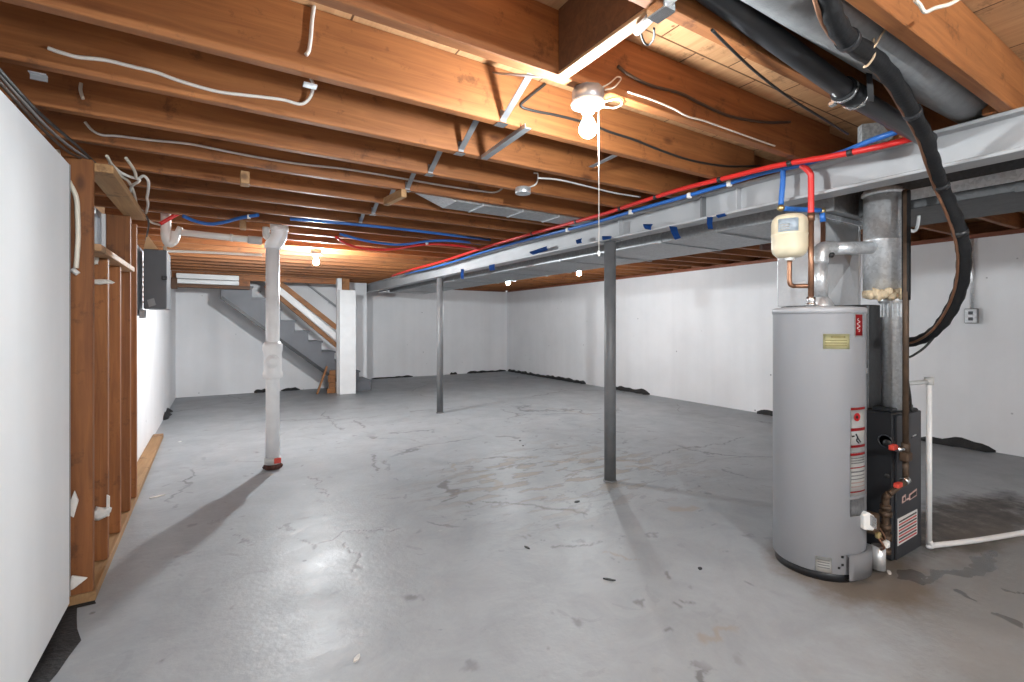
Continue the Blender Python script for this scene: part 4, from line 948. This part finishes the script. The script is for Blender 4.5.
MB().tube([P(783, 168, d=2.52), P(783, 178, d=2.52), P(782, 192, d=2.52), P(781, 205, d=2.52)], .0135, 12).build('blue_drop', 'pex_blue', t)
MB().tube([P(783, 208.5, d=2.52), P(800, 209.5, d=2.55), P(820, 210.5, d=2.6)], .0135, 12).build('blue_run', 'pex_blue', t)
MB().tube([P(822, 211, d=2.62), (cold.x, cold.y, zof(222, 2.62))], .0145, 12, sm=False).build('blue_elbow', 'pex_blue', t)
m = MB()
for q in (P(781, 208, d=2.52), P(822, 211, d=2.62)): m.lump(q, .019, .019, .019, 1, .05)
m.build('elbow_fitting', 'brass', t)
td = 2.46; tc_ = P(789.5, 240, d=td); tz0, tz1 = zof(258, td), zof(214.5, td); tr = .083
t = thing('expansion_tank', 'cream expansion tank hanging beside the copper pipe above heater', 'tank', (tc_.x, tc_.y, tz0))
hh = tz1-tz0
MB().lathe([(.02, 0), (tr*.7, .006), (tr*.93, .025), (tr, .05), (tr, hh*.5), (tr+.002, hh*.51), (tr+.002, hh*.54), (tr, hh*.55), (tr, hh-.045), (tr*.95, hh-.025), (tr*.75, hh-.006), (.02, hh)], (tc_.x, tc_.y, tz0), 40).build('shell', 'cream_enamel', t)
g = []
base = math.atan2(-tc_.y, -tc_.x)
for z in (tz0+hh*.56, tz0+hh*.7, tz0+hh*.85): g.append([(tc_.x+(tr+.0028)*math.cos(base-.62+k*.155), tc_.y+(tr+.0028)*math.sin(base-.62+k*.155), z) for k in range(8)])
g = [[(2*0+p[0], p[1], p[2]) for p in row] for row in g]
lb = MB().sheet(g, .0006).build('sticker', 'label_blue', t)
m = MB()
for i, z in enumerate((.60, .65, .70)): 
    r = tr+.004; m.sheet([[(tc_.x+r*math.cos(base-.5+k*.1), tc_.y+r*math.sin(base-.5+k*.1), tz0+hh*z+dz) for k in range(6)] for dz in (0, .006)], .0004)
m.build('print_line', 'label_white', lb)
MB().lathe([(.018, -.014), (.022, -.010), (.022, .0), (.02, .004)], (tc_.x, tc_.y, tz0), 16).build('nipple', 'label_white', t)
MB().tube([(tc_.x, tc_.y, tz0-.012), (tc_.x, tc_.y, zof(281, td)), P(792, 285.5, d=td), P(797, 286, d=td), P(811, 286, d=2.42)], .0115, 12).build('copper_elbow', 'copper', t)
solo('copper_stub', MB().tube([P(761, 247, d=3.3), P(772, 247, d=3.3)], .02, 12, sm=False), 'rust', 'rusty copper stub behind the cream tank on its left', 'pipe')

# ------------------------------------------------------------------ vent and furnace
t = thing('vent_pipe', 'fat galvanized vent pipe rising to the duct right of heater', 'flue pipe', (FX, FY, 1.38))
zb, zt = zof(297, 2.62), zof(190, 2.62)
MB().lathe([(.088, zb+.03), (.088, zb+.30), (.090, zb+.302), (.090, zb+.312), (.088, zb+.314), (.088, zt-.03)], (FX, FY, 0), 36).build('pipe', 'galvanized', t)
MB().lathe([(.089, zt-.035), (.096, zt-.03), (.096, zt-.015), (.089, zt-.01), (.086, zt)], (FX, FY, 0), 36).build('top_collar', 'galvanized', t)
ins = MB().lathe([(.07, zb-.01), (.090, zb), (.093, zb+.02), (.090, zb+.035), (.07, zb+.04)], (FX, FY, 0), 30)
for k in range(10):
    a = 2.9+k*.22; ins.lump((FX+.085*math.cos(a), FY+.085*math.sin(a), zb+.012+.012*math.sin(k*2.1)), .022, .022, .024, k, .3)
ins.build('insulation_collar', 'insulation', t)
cxl, cyl = 3.125, 1.135
MB().lathe([(.045, .79), (.045, zb-.04), (.060, zb-.03), (.062, zb-.012), (.05, zb)], (cxl, cyl, 0), 28).build('lower_pipe', 'galvanized', t)
m = MB()
for k in range(14):
    a = k*2*math.pi/14; m.box(cxl+.047*math.cos(a)-.003, cxl+.047*math.cos(a)+.003, cyl+.047*math.sin(a)-.003, cyl+.047*math.sin(a)+.003, zb-.11, zb-.04)
m.build('crimped_collar', 'galvanized', t)
t = thing('furnace', 'black gas furnace cabinet standing right behind the water heater', 'furnace', (3.19, 1.4, 0))
fx0, fx1, fy0, fy1, fzt = 3.0, 3.335, 1.085, 1.72, .785
MB().box(fx0, fx1, fy0, fy1, .012, fzt, .008).build('lower_cabinet', 'black_enamel', t)
fp = MB().box(fx0+.012, fx1-.006, fy0-.012, fy0, .02, fzt-.012, .003).build('front_panel', 'furnace_face', t)
def on_front(a, b, c, d, mat, name, dep=.0015, par=fp):
    yy = fy0-.0125
    q = [P(*p, Y=yy) for p in (a, b, c, d)]; return MB().prism(q, (0, -dep, 0)).build(name, mat, par)
rp = on_front((897.5, 519), (917, 509), (917, 534), (897.5, 546), 'label_white', 'rating_label')
for k in range(8):
    y = 521.5+k*2.9; on_front((898.6, y), (916, y-10), (916, y-8.6), (898.6, y+1.4), 'label_red' if k % 2 else 'ink_black', 'print_line', .003, fp)
lg = on_front((902, 497), (905.5, 494.2), (905.5, 501), (902, 503.4), 'label_pink', 'logo_plate')
on_front((903, 497.8), (904.5, 496.8), (904.5, 500.2), (903, 501.2), 'ink_black', 'logo_mark', .003)
on_front((909, 494.5), (916.5, 488.5), (916.5, 495.5), (909, 500.5), 'label_pink', 'logo_plate')
on_front((910, 495.2), (915.8, 490.6), (915.8, 494.6), (910, 498.6), 'ink_black', 'logo_mark', .003)
on_front((906.2, 499.0), (908.3, 497.6), (908.3, 499), (906.2, 500.4), 'label_pink', 'logo_mark', .003)
on_front((911.5, 437), (917, 434.6), (917, 436), (911.5, 438.4), 'ink_black', 'louver_slot', .002)
on_front((912.5, 435.5), (915.5, 434), (915.5, 435), (912.5, 436.6), 'galvanized', 'louver_edge', .004)
# knock-outs on the left side of the cabinet
q = P(885, 441, X=fx0); MB().lathe([(.034, -.002), (.034, .003), (.029, .005), (.027, .0)], q, 24, (-1, 0, 0)).build('knockout_ring', 'furnace_face', t)
MB().lathe([(.02, 0), (.02, .003), (.001, .003)], q+Vector((0, -.01, -.01)), 20, (-1, 0, 0)).build('knockout_hole', 'ink_black', t)
q = P(887, 476, X=fx0); MB().lathe([(.012, 0), (.012, .003), (.001, .003)], q, 14, (-1, 0, 0)).build('screw_hole', 'ink_black', t)
MB().box(3.05, 3.30, 1.215, 1.70, fzt, 1.36, .006).build('upper_cabinet', 'dark_galv', t)
MB().box(3.044, 3.0495, 1.24, 1.60, 1.02, 1.03).build('upper_seam', 'galvanized', t)
q = P(872, 338, X=3.045); MB().lathe([(.045, 0), (.045, .003), (.03, .004)], (3.05, 1.30, 1.20), 20, (-1, 0, 0)).build('blower_hole', 'ink_black', t)
MB().box(3.042, 3.05, 1.22, 1.34, .98, 1.01).build('nameplate', 'galvanized', t)
MB().box(fx0+.03, fx1-.03, 1.10, 1.19, fzt, fzt+.02, .004).build('vent_flange', 'black_enamel', t)
# supply plenum
pxl, pxr, pyf, pyb = 3.0, 3.44, 1.42, 1.69
t = thing('supply_plenum', 'bright sheet metal plenum joining furnace to the trunk duct', 'duct', (3.22, 1.56, 1.36))
MB().box(pxl, pxr, pyf, pyb, 1.362, 1.895, .003).build('body', 'bright_sheet', t)
m = MB()
a = Vector((pxl, pyf-.001, 1.37)); b = Vector((pxr, pyf-.001, 1.89)); c = Vector((pxl, pyf-.001, 1.89)); d = Vector((pxr, pyf-.001, 1.37)); e = Vector(((pxl+pxr)/2, pyf-.04, 1.6))
for tri in ((a, d, e), (d, b, e), (b, c, e), (c, a, e)):
    bb = bmesh.new(); bb.faces.new([bb.verts.new(v) for v in tri]); m._merge(bb)
m.build('cross_broken_face', 'bright_sheet', t)
m = MB()
for x in (pxl, pxr-.012): m.box(x-.003, x+.015, pyf-.008, pyf, 1.362, 1.895)
m.build('corner_seam', 'bright_sheet', t)
MB().box(pxl-.01, pxr+.01, pyf-.012, pyb, 1.87, 1.895).build('top_collar', 'galvanized', t)

# gas pipe
gx, gy = 2.985, 1.025
t = thing('gas_pipe', 'brown gas pipe with two red valve handles before the furnace', 'pipe', (gx, gy, 0))
zz = lambda py: zof(py, 2.44)
MB().lathe([(.0135, zz(449)), (.0135, zz(190))], (gx, gy, 0), 14).build('riser', 'gas_pipe_brown', t)
MB().lathe([(.0175, zz(300)), (.0185, zz(290)), (.0185, zz(191))], (gx+.006, gy, 0), 14).build('black_sleeve', 'black_rubber', t)
m = MB().lathe([(.019, zz(452)), (.019, zz(443))], (gx, gy, 0), 14); m.box(gx-.03, gx+.03, gy-.02, gy+.02, zz(461), zz(452), .006); m.build('tee', 'gas_pipe_brown', t)
MB().tube([(gx, gy, zz(460)), (gx, gy, zz(478))], .0135, 12, sm=False).build('nipple', 'gas_pipe_brown', t)
q = P(896, 449, d=2.42); MB().tube([Vector((gx, gy, zz(449))), q], .014, 12, sm=False).build('valve_body', 'chrome', t)
q = P(893, 447.5, d=2.40); MB().box(q.x-.024, q.x+.028, q.y-.012, q.y+.012, q.z-.012, q.z+.014, .004).build('red_handle', 'paint_red', t)
a, b = P(906, 481, d=2.43), P(889, 494, d=2.41)
MB().tube([Vector((gx, gy, zz(478))), a, (a+b)/2, b], .014, 12).build('offset_run', 'gas_pipe_brown', t)
MB().tube([P(903.5, 482, d=2.42), P(907, 479.5, d=2.43)], .02, 12, sm=False).build('union_nut', 'chrome', t)
q = P(898, 485, d=2.40); MB().box(q.x-.026, q.x+.026, q.y-.012, q.y+.012, q.z-.012, q.z+.012, .004).build('red_handle', 'paint_red', t)
lo = P(885.5, 515, d=2.43)
MB().tube([b, P(886, 497, d=2.42), P(885.5, 503, d=2.43), P(885.5, 552, d=2.43)], .017, 12).build('drip_leg', 'gas_pipe_brown', t)
m = MB()
for y0_, y1_, r_ in ((505, 509, .024), (511, 516, .028), (524, 530, .025), (534, 540, .027), (548, 553, .024)):
    m.lathe([(r_, zof(y1_, 2.43)), (r_, zof(y0_, 2.43))], (lo.x, lo.y, 0), 12)
m.build('pipe_union', 'gas_pipe_brown', t)

# condensate line
t = thing('condensate_line', 'white plastic condensate pipe beside furnace running along the floor', 'pipe', (3.4, 1.06, 0))
cl = P(920.5, 545, Z=.02)
fe = P(1024, 533, Z=.02)
cx2, cy2 = 3.365, 1.05
MB().tube([(cx2, cy2, .03), (cx2, cy2, P(919, 378, d=2.66).z)], .0135, 14, sm=False).build('vertical_run', 'pipe_white', t)
f1 = P(926, 547, Z=.018); f2 = P(975, 540.5, Z=.018); f3 = P(1040, 530, Z=.018)
MB().tube([(cx2, cy2, .05), (cx2+.012, cy2-.008, .022), f1+Vector((.05, -.01, 0)), f2, f3], .0145, 14).build('floor_run', 'pipe_white', t)
a = P(919, 381, d=2.66)
MB().lathe([(.021, a.z-.02), (.021, a.z+.02)], (cx2, cy2, 0), 14).build('top_fitting', 'pvc_grey', t)
MB().tube([(cx2, cy2, a.z-.005), (3.20, 1.10, a.z-.008)], .012, 12, sm=False).build('cross_run', 'pvc_grey', t)
cable([P(938, 332, d=2.52), P(925, 347, d=2.55), P(912, 356, d=2.58), P(903, 360, d=2.6), P(906, 372, d=2.6), P(910, 395, d=2.6), P(911, 412, d=2.62)], .006, 'cable_black', 'thin black wire beside the gas pipe, from hose to furnace')

# right wall conduit and outlet
t = thing('wall_conduit', 'grey conduit with outlet box on the right wall behind the hose', 'conduit', (RWX(1.9), 1.9, .9))
a = P(971, 232, X=RWX(1.9)-.015); b = P(973, 310, X=RWX(1.9)-.015)
MB().tube([(a.x, (a.y+b.y)/2, 2.11), (b.x, (a.y+b.y)/2, b.z)], .014, 12, sm=False).build('pipe', 'galvanized', t)
q = P(972, 316, X=RWX(1.9)); yv = (a.y+b.y)/2
MB().box(q.x-.05, q.x+.01, yv-.05, yv+.05, q.z-.075, q.z+.075, .006).build('box', 'box_plate', t)
MB().box(q.x-.056, q.x-.05, yv-.045, yv+.045, q.z-.068, q.z+.068, .003).build('cover', 'galvanized', t)
m = MB()
for z in (-.03, .03): m.box(q.x-.058, q.x-.055, yv-.018, yv+.018, q.z+z-.016, q.z+z+.016, .002)
m.build('socket', 'box_grey', t)
t = thing('wall_conduit', 'short pale conduit loop above right wall, seen under the duct', 'conduit', P(764, 248, X=6.3))
a = P(763, 240, X=6.35); b = P(763, 257, X=6.35)
for dy in (0, .05):
    MB().tube([a+Vector((0, dy, 0)), Vector((a.x, a.y+dy, b.z))], .012, 8, sm=False).build('pipe', 'cable_bright', t)
# gauze / foil scrap in the bay by the blue line
q = [P(*p, d=2.15) for p in ((862, 124), (880, 122), (893, 137), (878, 150), (862, 150))]
solo('insulation_scrap', MB().prism([q[0], q[1], q[2], q[3], q[4]], (.03, .03, .0)), 'mesh_gauze', 'grey speckled insulation scrap behind the red line at top right', 'insulation')

# ------------------------------------------------------------------ black tar along the wall foot
def ridge(p0, p1, nrm, hgt, dep, seed, label):
    p0, p1 = Vector(p0), Vector(p1); nrm = Vector(nrm); rnd = random.Random(seed); n = max(8, int((p1-p0).length/.05)); g = []
    hs = [hgt*(.45+.8*rnd.random()) for _ in range(n+1)]; hs[0] = hs[-1] = .004
    hs = [(hs[max(0, i-1)]+2*hs[i]+hs[min(n, i+1)])/4 for i in range(n+1)]
    for i in range(n+1):
        q = p0+(p1-p0)*(i/n); h_ = hs[i]; d = dep*(.6+.8*rnd.random()) if 0 < i < n else .006
        g.append([q+nrm*.0005+Vector((0, 0, h_)), q+nrm*min(d*.45, .02)+Vector((0, 0, h_*.75)), q+nrm*d*.8+Vector((0, 0, h_*.25+.003)), q+nrm*d+Vector((0, 0, .0005))])
    solo('tar_patch', MB().sheet(g, .0), 'tar', label, 'tar patch')
def RW(px, py=None, y=None):
    l = (px-512)/F; k = (C-l*S)/(S+l*C); x = 6.462/(1-.016*k); return (x, x*k, 0)
def BW(px): 
    q = P(px, 380, Y=YB); return (q.x, YB, 0)
def SW(px):
    q = P(px, 380, Y=YW); return (q.x, YW, 0)
NR = (-1, 0, 0); NB = (0, -1, 0)
ridge(RW(508), RW(586), NR, .07, .05, 1, 'black tar smear at foot of the right wall, in the far corner')
ridge(RW(612), RW(650), NR, .075, .06, 2, 'black tar smear at foot of right wall, beside the near post')
ridge(RW(757), RW(800), NR, .07, .07, 3, 'black tar smear at foot of right wall, left of the water heater')
ridge(RW(918), RW(996), NR, .085, .07, 4, 'thick black tar smear at foot of right wall, right of furnace')
ridge(BW(467), BW(506), NB, .05, .05, 5, 'black tar smear on back wall foot, ending in the far corner')
ridge(BW(450), BW(457), NB, .06, .05, 6, 'small black tar dab on back wall foot right of far post')
ridge(BW(371), BW(413), NB, .04, .05, 7, 'thin black tar line on back wall foot right of the stairs')
ridge(SW(254), SW(268), NB, .07, .06, 8, 'black tar dab on wall foot just left of the white pipe')
ridge(SW(281), SW(300), NB, .06, .06, 9, 'black tar dab on wall foot just right of the white pipe')
ridge((-.6, 7.7, 0), (-.6, 8.5, 0), (1, 0, 0), .07, .05, 10, 'black tar smear at foot of left wall beyond the bottom plate')
# wide smear at the near drywall foot
rnd = random.Random(4); g = []
n = 26
for i in range(n+1):
    y = .25+(2.80-.25)*i/n
    wv = .045+.028*math.sin(i*.9)+.02*rnd.random()
    if i == n: wv = .02
    x0 = -.60; g.append([(x0, y, .002), (-.56, y, .006), (-.545+wv*.6, y, .005), (-.545+wv, y+.01*rnd.random(), .0015)])
solo('tar_patch', MB().sheet(g), 'tar', 'wide black tar strip on floor along the near left wall', 'tar patch')
g = [[(x, y, .0015+.003*rnd.random()) for x in (-.60, -.53, -.47+.01*rnd.random())] for y in (2.80, 2.81, 2.82, 2.832)]
solo('tar_patch', MB().sheet(g), 'tar', 'crumbly black patch at the foot of the nearest stud', 'tar patch')

# ------------------------------------------------------------------ small debris on the floor
deb = [(157, 497, .045, .012, 'plaster', 'long white plaster splinter on floor right of the studs', 'plaster scrap', .3),
       (180, 442, .02, .014, 'plaster', 'white plaster crumb on floor beyond the studs', 'plaster scrap', .9),
       (609, 580, .03, .006, 'ink_black', 'black wood splinter on floor below the near post', 'splinter', -.9),
       (527, 548, .022, .006, 'ink_black', 'black splinter on floor left of the near post shadow', 'splinter', -1.4),
       (520, 441, .016, .012, 'ink_black', 'dark crumb on floor, left of the near post', 'crumb', .4),
       (523, 446, .014, .010, 'ink_black', 'small dark crumb on floor, just below another, left of near post', 'crumb', 1.),
       (577, 502, .022, .010, 'ink_black', 'dark flake on floor just left of the near post foot', 'crumb', 0.),
       (700, 569, .012, .010, 'ink_black', 'dark crumb on floor left of the water heater', 'crumb', .2),
       (357, 659, .022, .010, 'plaster', 'pale flake on floor at the bottom centre left', 'plaster scrap', .8),
       (889, 573, .022, .010, 'plaster', 'pale chip on the damp floor by the heater base', 'plaster scrap', .5)]
for i, (px, py, a, b, mt, lab, cat, rot) in enumerate(deb):
    q = P(px, py, Z=0); rnd = random.Random(i+20)
    poly = [(q.x+math.cos(rot)*a*math.cos(k)*(.8+.4*rnd.random())-math.sin(rot)*b*math.sin(k), q.y+math.sin(rot)*a*math.cos(k)+math.cos(rot)*b*math.sin(k)*(.7+.5*rnd.random()), .0005) for k in [2*math.pi*j/7 for j in range(7)]]
    solo('floor_scrap', MB().prism(poly, (0, 0, .006)), mt, lab, cat)

# ------------------------------------------------------------------ camera, world, view
cam = bpy.data.cameras.new('camera'); co = bpy.data.objects.new('camera', cam); COL.objects.link(co)
cam.sensor_width = 36; cam.lens = F/1024*36; cam.shift_y = -(341-HY)/1024; cam.clip_start = .05
co.location = (0, 0, EYE); co.rotation_euler = (math.pi/2, 0, -TH); sc.camera = co
w = bpy.data.worlds.new('world'); sc.world = w; w.use_nodes = True
w.node_tree.nodes['Background'].inputs[0].default_value = (.5, .5, .5, 1); w.node_tree.nodes['Background'].inputs[1].default_value = .3
sc.view_settings.view_transform = 'Standard'; sc.view_settings.look = 'None'; sc.view_settings.gamma = 1
sc.view_settings.use_curve_mapping = False; sc.view_settings.exposure = 1.72
sc.cycles.use_denoising = True
sc.cycles.max_bounces = 10; sc.cycles.diffuse_bounces = 6; sc.cycles.glossy_bounces = 4
sc.cycles.sample_clamp_indirect = 8.0
